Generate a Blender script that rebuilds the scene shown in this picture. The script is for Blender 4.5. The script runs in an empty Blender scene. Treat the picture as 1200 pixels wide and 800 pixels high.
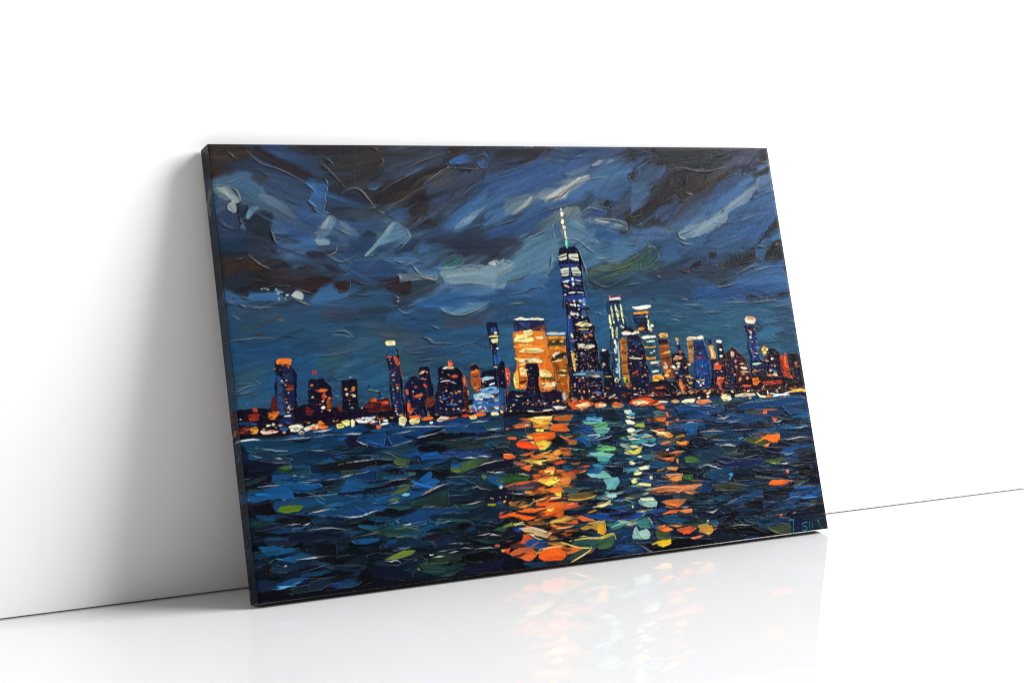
# A stretched canvas painting of a city skyline at night, leaning against a white wall
# on a glossy white floor.  Everything is built here: no image or model is loaded.
import bpy, math
import numpy as np
from mathutils import Matrix, Vector

S = bpy.context.scene
CV = {'W': 1.5185, 'th': 0.19985, 't': 0.055, 'g': 0.2527}          # canvas width, lean, depth, foot distance from the wall (height = 1 m)
CAM = {'loc': [-1.13872, -3.52411, 0.65481], 'r': [0.878554, -0.476031, -0.039198], 'u': [0.050443, 0.010862, 0.998668], 'f': [0.474971, 0.879361, -0.033555], 'lens': 57.6514}
W, TH, DEP, GAP = CV['W'], CV['th'], CV['t'], CV['g']
EXPO = 0.60          # paint reflectance per unit of swatch value

# ------------------------------------------------------------------ helpers
def link(o):
    S.collection.objects.link(o); return o

def mesh_obj(name, verts, faces, mat, parent=None, smooth=False):
    me = bpy.data.meshes.new(name)
    me.from_pydata(verts, [], faces); me.update()
    if smooth:
        me.polygons.foreach_set('use_smooth', [True]*len(me.polygons))
    o = link(bpy.data.objects.new(name, me))
    if mat: me.materials.append(mat)
    if parent: o.parent = parent
    return o

def box(name, lo, hi, mat, parent=None, bevel=0.0):
    x0, y0, z0 = lo; x1, y1, z1 = hi
    v = [(x0,y0,z0),(x1,y0,z0),(x1,y1,z0),(x0,y1,z0),(x0,y0,z1),(x1,y0,z1),(x1,y1,z1),(x0,y1,z1)]
    f = [(0,3,2,1),(4,5,6,7),(0,1,5,4),(1,2,6,5),(2,3,7,6),(3,0,4,7)]
    o = mesh_obj(name, v, f, mat, parent)
    if bevel:
        b = o.modifiers.new('bevel', 'BEVEL'); b.width = bevel; b.segments = 3
    return o

def mat(name):
    m = bpy.data.materials.new(name); m.use_nodes = True
    nt = m.node_tree; nt.nodes.clear()
    out = nt.nodes.new('ShaderNodeOutputMaterial')
    return m, nt, out

def node(nt, t, **kw):
    n = nt.nodes.new(t)
    for k, v in kw.items():
        if k.startswith('i_'):
            n.inputs[k[2:].replace('_', ' ')].default_value = v
        else: setattr(n, k, v)
    return n

# ------------------------------------------------------------------ materials
def wall_material():
    m, nt, out = mat('white_wall_paint')
    p = node(nt, 'ShaderNodeBsdfPrincipled', i_Roughness=0.75)
    p.inputs['Specular IOR Level'].default_value = 0.25
    tc = node(nt, 'ShaderNodeTexCoord')
    n1 = node(nt, 'ShaderNodeTexNoise', i_Scale=1.3, i_Detail=4.0)
    cr = node(nt, 'ShaderNodeValToRGB')
    cr.color_ramp.elements[0].position = .3; cr.color_ramp.elements[0].color = (.80,.80,.805,1)
    cr.color_ramp.elements[1].position = .7; cr.color_ramp.elements[1].color = (.83,.83,.83,1)
    n2 = node(nt, 'ShaderNodeTexNoise', i_Scale=420.0, i_Detail=3.0)
    bp = node(nt, 'ShaderNodeBump', i_Strength=0.06, i_Distance=0.002)
    L = nt.links.new
    L(tc.outputs['Object'], n1.inputs['Vector']); L(tc.outputs['Object'], n2.inputs['Vector'])
    L(n1.outputs['Fac'], cr.inputs['Fac']); L(cr.outputs['Color'], p.inputs['Base Color'])
    L(n2.outputs['Fac'], bp.inputs['Height']); L(bp.outputs['Normal'], p.inputs['Normal'])
    L(p.outputs['BSDF'], out.inputs['Surface'])
    return m

def floor_material():
    m, nt, out = mat('polished_white_floor')
    d = node(nt, 'ShaderNodeBsdfDiffuse')
    tc = node(nt, 'ShaderNodeTexCoord')
    n1 = node(nt, 'ShaderNodeTexNoise', i_Scale=0.9, i_Detail=4.0)
    cr = node(nt, 'ShaderNodeValToRGB')
    cr.color_ramp.elements[0].position = .3; cr.color_ramp.elements[0].color = (.69,.69,.695,1)
    cr.color_ramp.elements[1].position = .7; cr.color_ramp.elements[1].color = (.71,.71,.71,1)
    g = node(nt, 'ShaderNodeBsdfGlossy', i_Roughness=0.035)
    g.inputs['Color'].default_value = (.95,.95,.95,1)
    n2 = node(nt, 'ShaderNodeTexNoise', i_Scale=3.5, i_Detail=6.0); mr = node(nt, 'ShaderNodeMapRange')
    mr.inputs['From Min'].default_value = .35; mr.inputs['From Max'].default_value = .7
    mr.inputs['To Min'].default_value = .015; mr.inputs['To Max'].default_value = .055
    nt.links.new(tc.outputs['Object'], n2.inputs['Vector']); nt.links.new(n2.outputs['Fac'], mr.inputs['Value'])
    nt.links.new(mr.outputs['Result'], g.inputs['Roughness'])
    fr = node(nt, 'ShaderNodeFresnel', i_IOR=FLOOR_IOR)
    mx = node(nt, 'ShaderNodeMixShader')
    L = nt.links.new
    L(tc.outputs['Object'], n1.inputs['Vector']); L(n1.outputs['Fac'], cr.inputs['Fac'])
    L(cr.outputs['Color'], d.inputs['Color'])
    L(fr.outputs['Fac'], mx.inputs['Fac']); L(d.outputs['BSDF'], mx.inputs[1]); L(g.outputs['BSDF'], mx.inputs[2])
    L(mx.outputs['Shader'], out.inputs['Surface'])
    return m

def paint_material():
    m, nt, out = mat('oil_paint_on_canvas')
    p = node(nt, 'ShaderNodeBsdfPrincipled', i_Roughness=0.38)
    p.inputs['Specular IOR Level'].default_value = 0.042
    a = node(nt, 'ShaderNodeVertexColor', layer_name='pigment')
    tc = node(nt, 'ShaderNodeTexCoord')
    n1 = node(nt, 'ShaderNodeTexNoise', i_Scale=260.0, i_Detail=4.0)
    bp = node(nt, 'ShaderNodeBump', i_Strength=0.05, i_Distance=0.0006)
    rr = node(nt, 'ShaderNodeMapRange')
    rr.inputs['To Min'].default_value = .17; rr.inputs['To Max'].default_value = .34
    L = nt.links.new
    L(tc.outputs['Object'], n1.inputs['Vector'])
    L(n1.outputs['Fac'], bp.inputs['Height']); L(bp.outputs['Normal'], p.inputs['Normal'])
    L(n1.outputs['Fac'], rr.inputs['Value']); L(rr.outputs['Result'], p.inputs['Roughness'])
    L(a.outputs['Color'], p.inputs['Base Color']); L(p.outputs['BSDF'], out.inputs['Surface'])
    return m

def plain(name, col, rough, scale, grain=(1,1,1)):
    m, nt, out = mat(name)
    p = node(nt, 'ShaderNodeBsdfPrincipled', i_Roughness=rough)
    tc = node(nt, 'ShaderNodeTexCoord'); mp = node(nt, 'ShaderNodeMapping')
    mp.inputs['Scale'].default_value = grain
    n1 = node(nt, 'ShaderNodeTexNoise', i_Scale=scale, i_Detail=5.0)
    cr = node(nt, 'ShaderNodeValToRGB')
    cr.color_ramp.elements[0].color = tuple(c*.75 for c in col)+(1,)
    cr.color_ramp.elements[1].color = tuple(min(1,c*1.15) for c in col)+(1,)
    L = nt.links.new
    L(tc.outputs['Object'], mp.inputs['Vector']); L(mp.outputs['Vector'], n1.inputs['Vector'])
    L(n1.outputs['Fac'], cr.inputs['Fac']); L(cr.outputs['Color'], p.inputs['Base Color'])
    L(p.outputs['BSDF'], out.inputs['Surface'])
    return m

FLOOR_IOR = 1.245
M_WALL, M_FLOOR, M_PAINT = wall_material(), floor_material(), paint_material()
M_WOOD = plain('pine_wood', (.55,.40,.25), .6, 6.0, (1,1,12))
M_CLOTH = plain('raw_canvas', (.62,.57,.48), .9, 300.0)

# ------------------------------------------------------------------ the painter
# brush marks: all lengths in mm on the canvas, u from the left, v from the bottom
#   p colour[,colour] outline    knife patch      s colour[,colour] width path   drawn stroke
#   r colour width path          thin raised ridge d colour rx,ry spots           dabs
SKY = """p 473f3c -14,1001 82,1002 92,982 72,964 37,935 1,926 -22,926 e=21.7
s 5a4a40 17.4 9,973 28,964 46,970 a=0.5
s 3e4a60 20.5 77,958 49,944 21,929 a=0.7
s 48628c 35.6 125,985 195,970 252,932
p 443e46 112,1002 160,976 214,945 242,929 216,914 170,936 128,960 101,982 e=7.4
p 45484f 227,978 273,1003 345,1004 331,889 307,898 280,933 252,960 e=3.6
p 463f47 199,998 272,996 329,999 275,970 233,978 e=10.5
p 4c6284 115,954 156,940 210,912 233,893 214,871 165,871 125,884 96,913 e=10.3
p 5d82a4 2,908 53,923 91,949 97,913 125,884 144,844 103,844 81,862 60,871 33,903 e=11.5
s 6389b4 26.1 37,912 68,925 94,945 a=0.8
p 50586a 101,942 127,936 130,923 114,908 96,914 e=10.3 a=0.8
s 7f97ac 17.6 110,879 146,861 179,835 a=0.6
p 4a6ea8 195,867 235,843 258,831 215,781 155,785 156,820 185,835 e=14.9
p 547aa4 124,827 157,823 155,785 136,774 123,792 e=8.8
p 4c80ba 210,912 232,923 263,921 270,905 258,884 254,848 274,838 241,840 217,869 235,893 e=2.7
s 86a4c0 24.2 270,827 248,801 229,775
s b4c4cc 9.1 264,833 246,810 226,796 a=0.8
p 5d84b0 271,836 312,818 308,788 273,804 e=9.1
p 3b4b66 292,884 331,895 321,818 271,833 267,851 e=15.2
p 7d98a8 -1,906 30,906 52,893 61,871 46,865 36,871 13,880 0,892 e=1.2
p b9cfce 7,902 36,902 53,890 61,871 48,865 49,847 41,842 31,850 28,861 42,871 20,889 e=0.9
p 44597c 4,837 13,851 30,851 49,842 56,822 37,808 16,814 e=1.1
p 2f3c4e 46,865 78,862 68,836 54,822 51,845 e=1.5
s 7298b4 11.6 72,833 82,848 96,855
p 34404e 69,822 96,842 126,840 120,804 130,774 59,776 e=10.2
p 425476 1,820 34,805 67,796 45,776 -7,777 e=10.0
s 5a82ae 13.0 57,816 59,799
p 4d6c90 0,892 30,874 10,851 -3,837 -3,863 e=7.2
r c9c5c4 1.5 86,985 116,957 156,942 210,914
r 8fa0b6 1.2 210,914 232,894
r b3abaa 1.5 227,976 252,958 283,931 310,898
r a5a0a2 1.2 265,970 278,964 290,948
r 9a9aa4 0.9 42,983 58,967
r b9c6d0 1.4 -1,906 16,906 46,916 74,926
r d5e2e0 1.2 33,903 52,893 61,872
r 8fa9bf 1.4 4,837 8,824 17,815 37,808 54,815
r aab4c4 1.5 95,949 114,939 130,929
r d0dae0 1.2 275,804 308,788
r 93b0c8 1.5 211,875 219,864 241,847
r 93b0c8 1.5 121,804 128,780 136,774
r a3b0bc 1.2 263,920 270,905
r b5cad6 1.4 54,828 66,819
p 43444a 315,1004 394,1004 415,965 399,940 360,910 333,898 302,901 e=13.9
p 4b4036 381,1001 418,989 414,962 392,940 357,937 e=19.5 a=0.6
p 4e5666 432,997 584,998 536,965 473,940 432,925 413,949 e=15.7
p 4a3f38 584,998 710,999 708,988 625,984 587,974 e=9.7
s 4e5e78 18.8 438,919 487,946 556,965
s 5d7fae 7.9 465,928 496,940 520,950
p 403b3e 395,889 464,922 519,943 574,953 551,934 507,903 472,882 430,861 407,858 386,868 e=9.3
s 4c3a34 15.6 431,867 494,903 537,928 a=0.6
p 4a7ab4 362,901 379,912 401,910 403,904 383,893 369,894 e=1.2
p 4a78b0 582,964 625,978 651,972 646,959 611,954 584,956 e=1.3
p 4a70a4 650,965 688,968 677,943 661,946 e=2.9
p 423f48 584,953 639,957 657,946 649,934 592,940 e=3.9
p 4e5870 508,906 586,943 660,940 656,912 603,875 544,835 505,839 507,876 e=15.9
p 6c655c 524,903 561,931 581,934 597,928 560,900 526,894 e=15.9 a=0.6
p 4a6ea8 507,902 536,919 527,903 513,899 e=1.3
p 48628a 521,882 559,892 574,881 528,866 e=11.1 a=0.8
p 3e4458 300,890 330,898 345,894 362,877 378,853 388,838 332,841 296,854 e=9.2
p 4a6a9c 412,845 442,855 466,843 461,827 425,822 407,834 e=3.7
p 3d3940 423,858 479,885 506,894 510,827 527,808 492,790 468,809 467,846 e=15.6
p 46648c 292,827 329,817 395,816 366,793 324,779 287,783 e=13.7
s 7694b2 18.2 291,818 308,800 325,788 a=0.7
p 6f9cba 370,772 407,810 424,816 447,800 455,782 437,767 373,769 e=2.8
s 93b6c4 12.4 420,813 394,786 376,769
p 3a4c64 317,773 351,798 376,790 357,769 e=3.6
s 4a6c98 34.9 540,786 601,813 690,865
p 527fb2 530,787 578,838 658,884 701,918 692,855 633,825 570,786 e=11.1
s 82a9c6 16.0 579,801 623,825 670,849 a=0.8
s a6c6cc 7.1 601,813 630,828 655,839 a=0.6
p 3f4e66 570,784 631,812 686,837 675,762 547,765 e=16.0
p 435a7c 467,803 533,808 570,784 541,765 462,767 e=15.7
s 4d76a4 16.4 672,909 685,927 705,940
r c8c8cc 1.8 300,887 320,896 336,898 351,889 367,868 379,853
r d9dce0 1.5 358,850 382,852
r d4d8dc 1.5 384,845 398,838
r a9aaac 1.6 448,934 488,953 533,968 582,984
r 9fb0c0 1.2 398,889 430,908 471,926 506,945
r c4b8a8 0.9 414,854 450,870 472,885 506,897
r d8d4ce 1.3 507,905 537,925 576,945 593,946
r d0ccc6 1.3 654,970 676,979 683,972
r 93a6ba 1.3 593,946 653,942
r 9db6cc 1.3 656,912 626,896 596,875
r b4bcc4 1.3 467,811 497,830 501,824
r b9d2d8 1.6 427,814 450,797 453,779 440,767
r e0e8ea 1.2 289,799 315,786
r b49a80 0.9 396,946 411,959 406,974
r a79c90 0.9 385,997 405,986
p 413f48 687,998 884,996 823,972 751,962 682,965 e=14.9
p 4a5672 682,965 787,969 783,943 711,931 675,921 e=14.8
p 4a6288 869,995 1061,996 1041,969 936,959 857,962 e=21.3
p 486a9c 785,959 951,963 958,940 847,898 737,874 668,868 675,918 e=21.0
s 5379ac 32.8 689,877 778,908 875,940
p 5580b0 667,865 802,886 814,873 752,836 678,799 657,800 e=16.3
p 7a96a8 715,864 794,879 812,879 780,854 735,833 713,830 e=8.2
p 8fa4b4 816,883 867,892 946,930 961,930 958,917 888,885 835,866 817,870 e=11.8
p d8dcd4 836,876 898,901 953,927 960,928 954,915 904,898 875,876 824,867 e=4.0
s c8d0cc 10.0 790,873 769,854 731,833 a=0.8
s 7ea0b8 13.7 895,930 932,937 964,950 a=0.6
s a4bac8 10.4 975,953 1010,961 1037,964 a=0.8
p 5682b2 816,863 895,885 957,911 1017,914 1049,907 971,881 875,850 799,822 750,817 e=15.1
s 486c9c 19.7 719,799 785,823 860,847 928,865
p 426498 657,797 757,823 846,847 852,841 762,804 652,766 e=16.2
p 5c86b4 975,953 1040,963 1091,973 1118,980 1110,933 1023,904 980,891 957,911 e=17.3
p 46423f 1057,974 1121,996 1118,980 1079,971 e=4.2
p 4c76a8 971,885 1064,907 1108,920 1072,887 1027,861 986,862 e=15.5
p 2e3848 983,865 1023,861 1005,842 987,842 e=4.1
p 3c3a3a 1071,927 1104,940 1106,926 1080,910 1073,913 e=3.2
p 4a5c74 1022,855 1106,907 1096,847 1035,819 994,823 e=13.9
p 3a3434 1035,819 1096,846 1088,802 1062,805 e=8.7
p 46629a 905,814 946,839 983,842 994,819 943,820 e=8.5
p 6f8ea6 931,817 979,818 1047,806 1048,789 1022,787 976,800 941,807 e=3.1
s 9db0bc 8.6 960,815 1003,806 1038,796
p 4a76ac 925,801 1011,787 1041,767 1005,755 952,769 e=17.0
p 5f8cb0 738,761 831,796 843,809 832,758 e=3.9
p 6f98b4 875,805 900,805 956,765 954,756 875,757 e=4.1
s 486ea0 15.1 848,806 855,771 860,758
r f0eee6 2.0 817,867 857,873 881,885 901,898 958,917
r 3a3028 1.0 820,864 858,869 882,881
r e6e4dc 2.0 847,857 867,869 888,887 908,898
r d8dad4 1.7 956,915 985,922 1018,918
r cfd8d8 1.3 719,864 809,883
r c0ccd2 1.7 736,830 780,853 815,879
r b4c6d2 1.3 682,802 718,814 751,823
r 9fb8cc 1.3 827,838 847,857
r a9bccc 1.3 785,823 830,839 890,853 936,867
r c4d0d6 1.4 898,813 919,830 946,843 982,837
r e0d4c8 1.7 957,818 1015,813 1047,802
r dfe4e4 2.1 1022,787 1044,788 1039,799
r b0c4d0 1.3 745,762 793,780 831,796
r 9fb6c8 1.0 675,918 740,937 807,961
r 9fb6c8 1.0 938,862 972,888
p 4a7cb6 1100,976 1128,985 1123,965 1098,963 e=1.8
p 43485a 1129,990 1172,973 1199,970 1165,953 1120,960 1086,936 1096,996 e=12.5
p 40444a 1172,996 1403,998 1365,970 1272,940 1193,940 e=18.0
p 5a5a70 1399,977 1488,995 1517,995 1511,960 1444,957 1394,950 e=14.9
p 494a5c 1370,998 1443,996 1406,974 1374,974 e=13.0
p 38393f 1489,997 1518,997 1520,953 1484,953 e=9.5
p 3f3a3e 1181,936 1264,941 1335,936 1393,948 1354,909 1294,886 1242,859 1217,853 1201,870 1171,856 1114,834 1080,815 1065,815 1068,835 1121,857 1135,870 1130,887 1162,893 e=1.8
p 4c4230 1265,903 1354,933 1384,939 1346,909 1295,892 1230,883 e=12.7 a=0.6
p 2f3c44 1202,923 1238,926 1230,903 1203,903 e=12.6
p 4a6486 1111,950 1193,936 1168,906 1130,887 1131,870 1069,838 1080,903 e=14.2
p 5a7ca4 1081,907 1126,907 1135,870 1093,847 1069,838 e=14.1
p 41424a 1065,815 1145,837 1181,827 1139,804 1085,802 e=14.0
p 46608a 1145,837 1204,866 1213,849 1294,886 1390,929 1447,933 1411,892 1304,855 1177,803 1141,817 e=12.4
p 517eb0 1304,855 1436,915 1473,915 1421,881 1341,841 1216,803 1189,803 e=16.4
p 6286ac 1476,953 1527,957 1517,887 1465,874 1459,884 e=13.2
p 36363c 1446,926 1482,939 1518,957 1505,929 1461,919 e=9.4
p 8ba8be 1196,778 1278,802 1335,828 1411,871 1473,915 1458,881 1407,847 1355,828 1351,807 1289,775 1216,760 1198,767 e=1.8
s a9bfcc 14.3 1219,776 1294,798 1337,818 a=0.8
s 9db6c6 14.7 1352,834 1406,864 1456,891 a=0.7
p 4a78ae 1355,828 1424,854 1508,884 1514,825 1455,799 1357,797 e=12.9
p 3f70a8 1215,756 1297,775 1414,800 1508,819 1445,748 1245,749 e=16.1
p 1f2c3c 1436,745 1485,785 1522,825 1524,791 1472,758 e=9.3
p 4484b8 1479,751 1522,781 1520,750 e=4.5
s 6f90b4 17.8 1163,790 1208,803 a=0.7
p 5a7aa8 1061,789 1155,787 1193,763 1055,753 e=17.5
r b9bac0 1.4 1193,940 1237,946 1267,938 1319,936 1369,946
r 8d8f9a 1.1 1329,972 1367,980 1410,993
r c8ccd0 1.8 1237,879 1260,874
r a0a6b4 1.1 1397,948 1433,967
r aeb4bc 1.5 1478,955 1520,964
r 8fb0cc 1.5 1310,801 1366,804 1460,867 1512,882
r b4c8d6 1.5 1366,800 1416,810 1451,823 1463,840
r dfe6ea 1.9 1445,864 1466,869
r 7fa4c4 1.5 1333,752 1380,766
r c4d4de 1.8 1196,777 1201,762 1219,757
r b8d0da 1.4 1073,797 1093,802
r a4b4c8 1.4 1093,933 1144,966
p 2e4a66 -1,787 68,785 62,760 -4,758 e=14.3
p 40485e 62,785 121,784 141,749 152,717 119,718 64,751 e=17.4
p 4a3d3c 2,736 49,743 64,750 79,728 69,691 26,672 15,676 1,702 e=8.6
p 50402e 61,748 79,730 116,712 124,686 99,693 77,713 e=8.7
p 303c4a 7,704 75,713 74,685 53,657 31,661 15,676 e=12.8
p 3a2c34 71,712 96,696 121,680 96,675 74,688 e=3.5
p 4c4650 116,718 183,701 224,694 223,685 122,695 e=10.2
p 3f3034 122,689 181,687 225,697 294,686 291,663 277,653 257,661 238,679 222,674 207,654 178,661 155,670 123,677 e=1.5
p 343c40 171,702 255,696 294,683 290,677 218,689 e=10.3
p 5580ac 132,772 220,782 227,764 201,750 166,711 146,743 e=14.7
p 4d8ac4 187,780 220,779 224,761 195,753 e=14.8 a=0.7
p 3a3a52 198,747 226,758 249,743 290,704 257,708 229,729 e=7.4
p 466c94 246,743 326,762 315,682 296,701 268,725 e=15.0
p 8db4c4 220,782 258,781 255,767 230,766 e=1.2
p 41425a 207,750 222,747 221,712 172,708 187,730 e=13.4 a=0.6
p 4a82ba 57,665 118,660 144,648 128,640 52,646 e=8.6
p 46709c 3,673 53,654 48,637 0,648 e=9.9
p 4c82b6 200,646 222,674 247,679 266,658 313,665 309,633 201,631 e=10.3
p 3d5f86 0,645 126,628 217,631 309,633 305,603 152,599 9,619 e=21.3
p 4e5664 48,632 108,624 130,608 77,605 37,615 e=14.3 a=0.7
p 37658a 3,617 305,601 298,545 -1,561 e=21.2
s 51556e 35.5 223,613 263,608 306,606 a=0.7
s 6487a0 11.8 239,564 264,568 284,558 a=0.6
p e2f0ee 151,656 164,666 175,664 181,652 176,644 159,650 e=0.9
d d9ebee 4.7,2.6 123,662 142,657
d cfe2e8 2.6,4.7 122,649 138,648 119,669
d b8d2dc 4.0,2.0 84,673 99,671 92,674
s 84a8c4 4.7 116,669 133,663
s c4843c 4.0 111,603 128,601 a=0.7
s 6e3a34 5.2 64,724 73,722
s 5a3238 4.6 58,572 82,574 a=0.7
r d5cdc8 1.4 64,749 85,729 116,714
r a99a94 1.1 31,738 52,743
r b8a8a4 1.2 144,674 173,667 205,656
r e4ecf0 1.5 158,647 175,638 192,632
r c8d8e2 1.4 0,646 26,641
r b9c4d0 1.7 48,637 74,632 115,632
r aebccc 1.4 28,640 45,632
r d0d8e0 1.4 10,619 22,609 33,603
r 93aabf 1.1 37,564 81,565
r b0c4d4 1.5 232,758 249,743 275,728 294,732 323,744
r dfe4e0 1.8 249,743 268,750 273,763
r 9db4c6 1.1 31,661 47,653 63,652
r 9fb4c6 1.2 230,568 267,569 284,556
p 3c5a80 307,780 370,779 334,744 301,733 e=12.1
p 6490b0 344,747 375,773 408,778 396,760 359,740 333,741 e=1.5
s 8bb4c4 7.9 340,742 375,767 401,777
p 41648c 399,760 427,775 414,748 381,743 e=10.8
p 3a5070 413,742 453,777 485,776 462,750 444,738 e=3.2
p 527fac 462,747 484,770 514,773 501,746 473,737 e=7.8
p 3a4258 505,776 699,772 694,741 590,725 532,736 e=23.6
p 4a5668 509,758 561,756 531,730 492,728 e=18.9
p 3f5c88 313,730 380,734 415,709 402,688 344,681 302,692 e=15.2
p 5684b4 377,734 467,737 531,727 520,697 505,685 461,692 417,706 e=12.3
p 36383e 295,686 343,673 415,685 446,681 510,676 467,647 427,637 398,653 343,667 293,671 e=3.6
p 43303a 344,678 415,685 446,678 443,654 386,662 e=10.6 a=0.7
p 3c5262 446,681 497,676 506,670 461,647 445,651 e=10.9
p 3f6a90 293,668 370,663 403,644 396,620 286,616 e=18.1
p 7f9cac 416,694 460,689 509,688 511,677 472,680 421,682 e=2.8
p 6288b4 405,617 440,636 516,667 549,668 506,643 444,621 e=10.7
p 3d74ac 444,618 519,645 580,655 667,649 636,626 568,616 508,613 e=13.9
p 35618c 398,611 507,607 514,564 398,564 e=18.4
p 4e7c88 529,715 538,730 583,741 586,719 564,704 540,701 e=1.3
s 3c5868 6.3 536,714 578,732 a=0.6
p 8fb0c2 520,697 580,701 642,708 691,716 681,655 647,656 595,667 549,668 525,684 e=3.8
s a9c4cc 12.6 538,687 606,694 682,704 a=0.7
s 7f9fb0 9.5 570,677 616,672 677,670 a=0.6
p 5d8cb8 541,663 615,663 664,655 611,639 572,646 e=11.0
p 6a98bc 508,613 558,620 629,620 636,623 616,602 558,594 526,600 e=1.6
p 425870 517,582 590,588 620,584 587,567 540,563 515,567 e=9.4
s 5a4450 7.6 576,582 617,585 a=0.6
p 355f8a 463,567 620,562 615,529 452,537 e=18.5
p 4d5e60 335,561 399,570 403,555 371,548 339,546 e=15.1 a=0.7
p d5dfe2 649,714 667,720 676,713 692,725 690,713 665,706 e=1.3
r e0e6ea 2.6 659,714 670,718 676,710 691,721
r 9fc0cc 1.5 420,749 438,762 452,774
r c4d0d2 1.5 429,711 448,718 464,725
r c4d0d2 1.6 451,717 465,698 473,691
r dfe4e0 2.2 457,690 485,683 509,678
r d0d8d4 1.6 473,689 506,688
r e4ecec 2.8 416,692 417,685
r c9d4d8 1.6 566,706 586,719
r c9d4d8 1.6 571,709 593,699 635,708
r b4c4cc 1.3 541,726 569,741
r a9c4cc 1.3 539,672 592,667 635,662
r d8dcdc 1.6 514,606 539,596 571,595 613,608 637,622
r cdd6dc 1.8 405,615 420,603 436,608
r d8e4ea 2.8 400,632 407,632
r cfd4da 1.2 399,642 412,639
r 82a0b8 0.9 291,652 322,650 353,650
r 6f3a38 1.2 301,686 322,676 343,673
r 8a8a94 1.2 350,675 381,674 414,683
r a9bcc8 1.2 457,546 478,537
r 9fb4c4 1.2 478,572 498,564
r c4d8e0 1.2 408,727 426,721 432,722
p 40485c 676,772 748,771 722,737 696,725 668,717 e=11.4
p 6a96b4 722,737 762,770 843,769 846,740 819,706 800,675 796,694 779,698 730,675 695,670 659,655 667,711 e=16.4
p 9ab8c4 666,704 696,719 719,712 713,697 683,682 662,677 e=9.7
p 5584b4 730,675 776,698 788,685 803,669 786,654 746,662 722,666 e=11.4
p 4a7cb0 659,655 728,662 786,654 788,641 767,623 723,625 656,634 e=14.5
p 3c6290 665,652 709,650 743,646 707,635 666,637 e=14.5
p 34689c 795,666 841,712 832,518 779,521 786,629 e=19.8
p 35638e 654,625 785,623 781,552 773,546 695,580 647,576 e=22.5
p 6292b4 872,768 928,761 938,735 948,702 908,685 895,736 e=16.9
p 5d90b8 920,754 1105,753 1023,713 955,702 928,716 e=20.4
s 6f9cb8 10.2 945,728 986,711 1025,723 a=0.6
p 44625e 916,684 932,697 999,701 1045,713 1103,744 1094,688 1009,675 967,644 926,659 e=4.1
s 5d7a68 23.8 933,681 981,685 1058,699
s 4a6674 20.6 1001,669 1054,677 1092,679
p 3f6276 967,644 1001,669 1092,679 1088,656 1012,646 e=15.3
p 3f5878 959,638 1011,643 1088,653 1080,611 1008,624 e=20.4
p 3d82a0 905,729 909,688 916,640 956,622 942,512 909,514 901,640 893,720 e=20.3
p 356a94 909,646 959,619 945,512 902,514 e=23.6
p 3c6a8c 1007,620 1083,627 1062,506 1013,566 e=24.0
r 9dbac6 1.0 731,746 762,766 779,767
r 8fb0c0 1.0 724,724 759,749 789,760
r c0d2d6 1.3 664,689 692,697 718,709
r b4c8cc 1.3 666,708 689,719 712,712 716,705
r 88a8bc 1.3 695,670 730,675 772,697
r 93b0c2 1.3 683,636 732,643 776,654 789,648
r c4c8c0 1.6 685,613 708,617 728,616
r 7f9cb0 1.0 672,587 704,592 735,594
r a5b4a4 1.4 915,680 935,690 981,685 1043,700 1100,727
r 9db49c 1.0 926,659 972,670 1017,678
r b8c8c8 1.4 998,699 1045,713 1103,740
r 93a9a4 1.0 920,665 939,652 967,644 1007,659 1046,674
r 9dbcd0 1.0 822,728 814,700
r 9dbcd0 1.0 900,736 908,704 914,672
r a4bcc4 1.0 871,767 900,764 938,735 962,724
r a9c0c8 1.0 943,719 972,715 1010,723
r 7f9cb0 1.0 921,583 938,579
r 8aa0b4 1.0 1016,647 1057,652
r 90aabc 1.0 674,575 689,587
p 3d6468 1075,728 1101,744 1120,743 1130,727 1126,714 1091,689 1067,680 e=1.7
p 46729e 1137,756 1281,759 1433,756 1412,733 1346,721 1227,721 1147,703 e=23.0
p 41608a 1190,728 1293,739 1354,721 1309,695 1243,701 1195,695 e=17.8
p 3a4a62 1088,672 1182,686 1262,700 1314,682 1255,660 1120,658 e=13.9
p 2c2c38 1214,688 1235,701 1259,705 1250,694 1228,684 e=1.8
p 3c2e3c 1185,679 1228,683 1218,670 1199,671 e=3.2
p 363438 1283,724 1307,725 1306,709 1282,709 e=3.8
p 2e3038 1300,689 1344,711 1410,723 1437,736 1466,735 1507,755 1521,754 1516,717 1455,701 1422,695 1363,687 1322,678 e=4.3
p 262830 1448,705 1465,728 1497,748 1519,751 1515,720 1481,707 e=1.9
p 3c6a98 1429,736 1466,755 1499,755 1465,732 1448,705 1427,705 e=4.5
p 3c4e58 1254,651 1305,675 1352,671 1332,648 1297,633 1255,636 e=14.3
p 4478b0 1351,664 1419,682 1483,694 1517,700 1515,625 1409,629 1330,638 e=18.2
p 34609a 1203,629 1306,636 1409,629 1515,625 1487,612 1387,599 1282,593 1198,600 e=17.7
p 34587c 1063,657 1176,650 1235,635 1195,607 1058,625 e=24.3
p 2a2e48 1366,613 1437,604 1460,600 1434,589 1386,593 e=4.4
p 3a1e34 1428,603 1465,601 1459,593 1430,592 e=1.5
p 1c2028 1474,609 1517,616 1515,603 1481,601 e=3.3
p 3c7296 1104,607 1290,593 1441,587 1520,591 1510,537 1313,546 1123,567 e=26.1
p 3a7494 1088,582 1197,551 1313,546 1351,491 1114,516 1080,557 e=24.3
p 3a5c80 1452,580 1518,577 1513,550 1455,553 e=22.2
p 3f80aa 1429,521 1470,522 1445,500 1402,489 1385,503 e=14.7
p 2f5068 1449,500 1508,507 1503,483 1451,486 e=11.0
r 9fb8c0 1.4 1075,728 1100,742 1118,743
r a4bcb8 1.4 1071,678 1100,693 1126,715
r b4c4cc 1.4 1195,758 1209,748 1232,746
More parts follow.
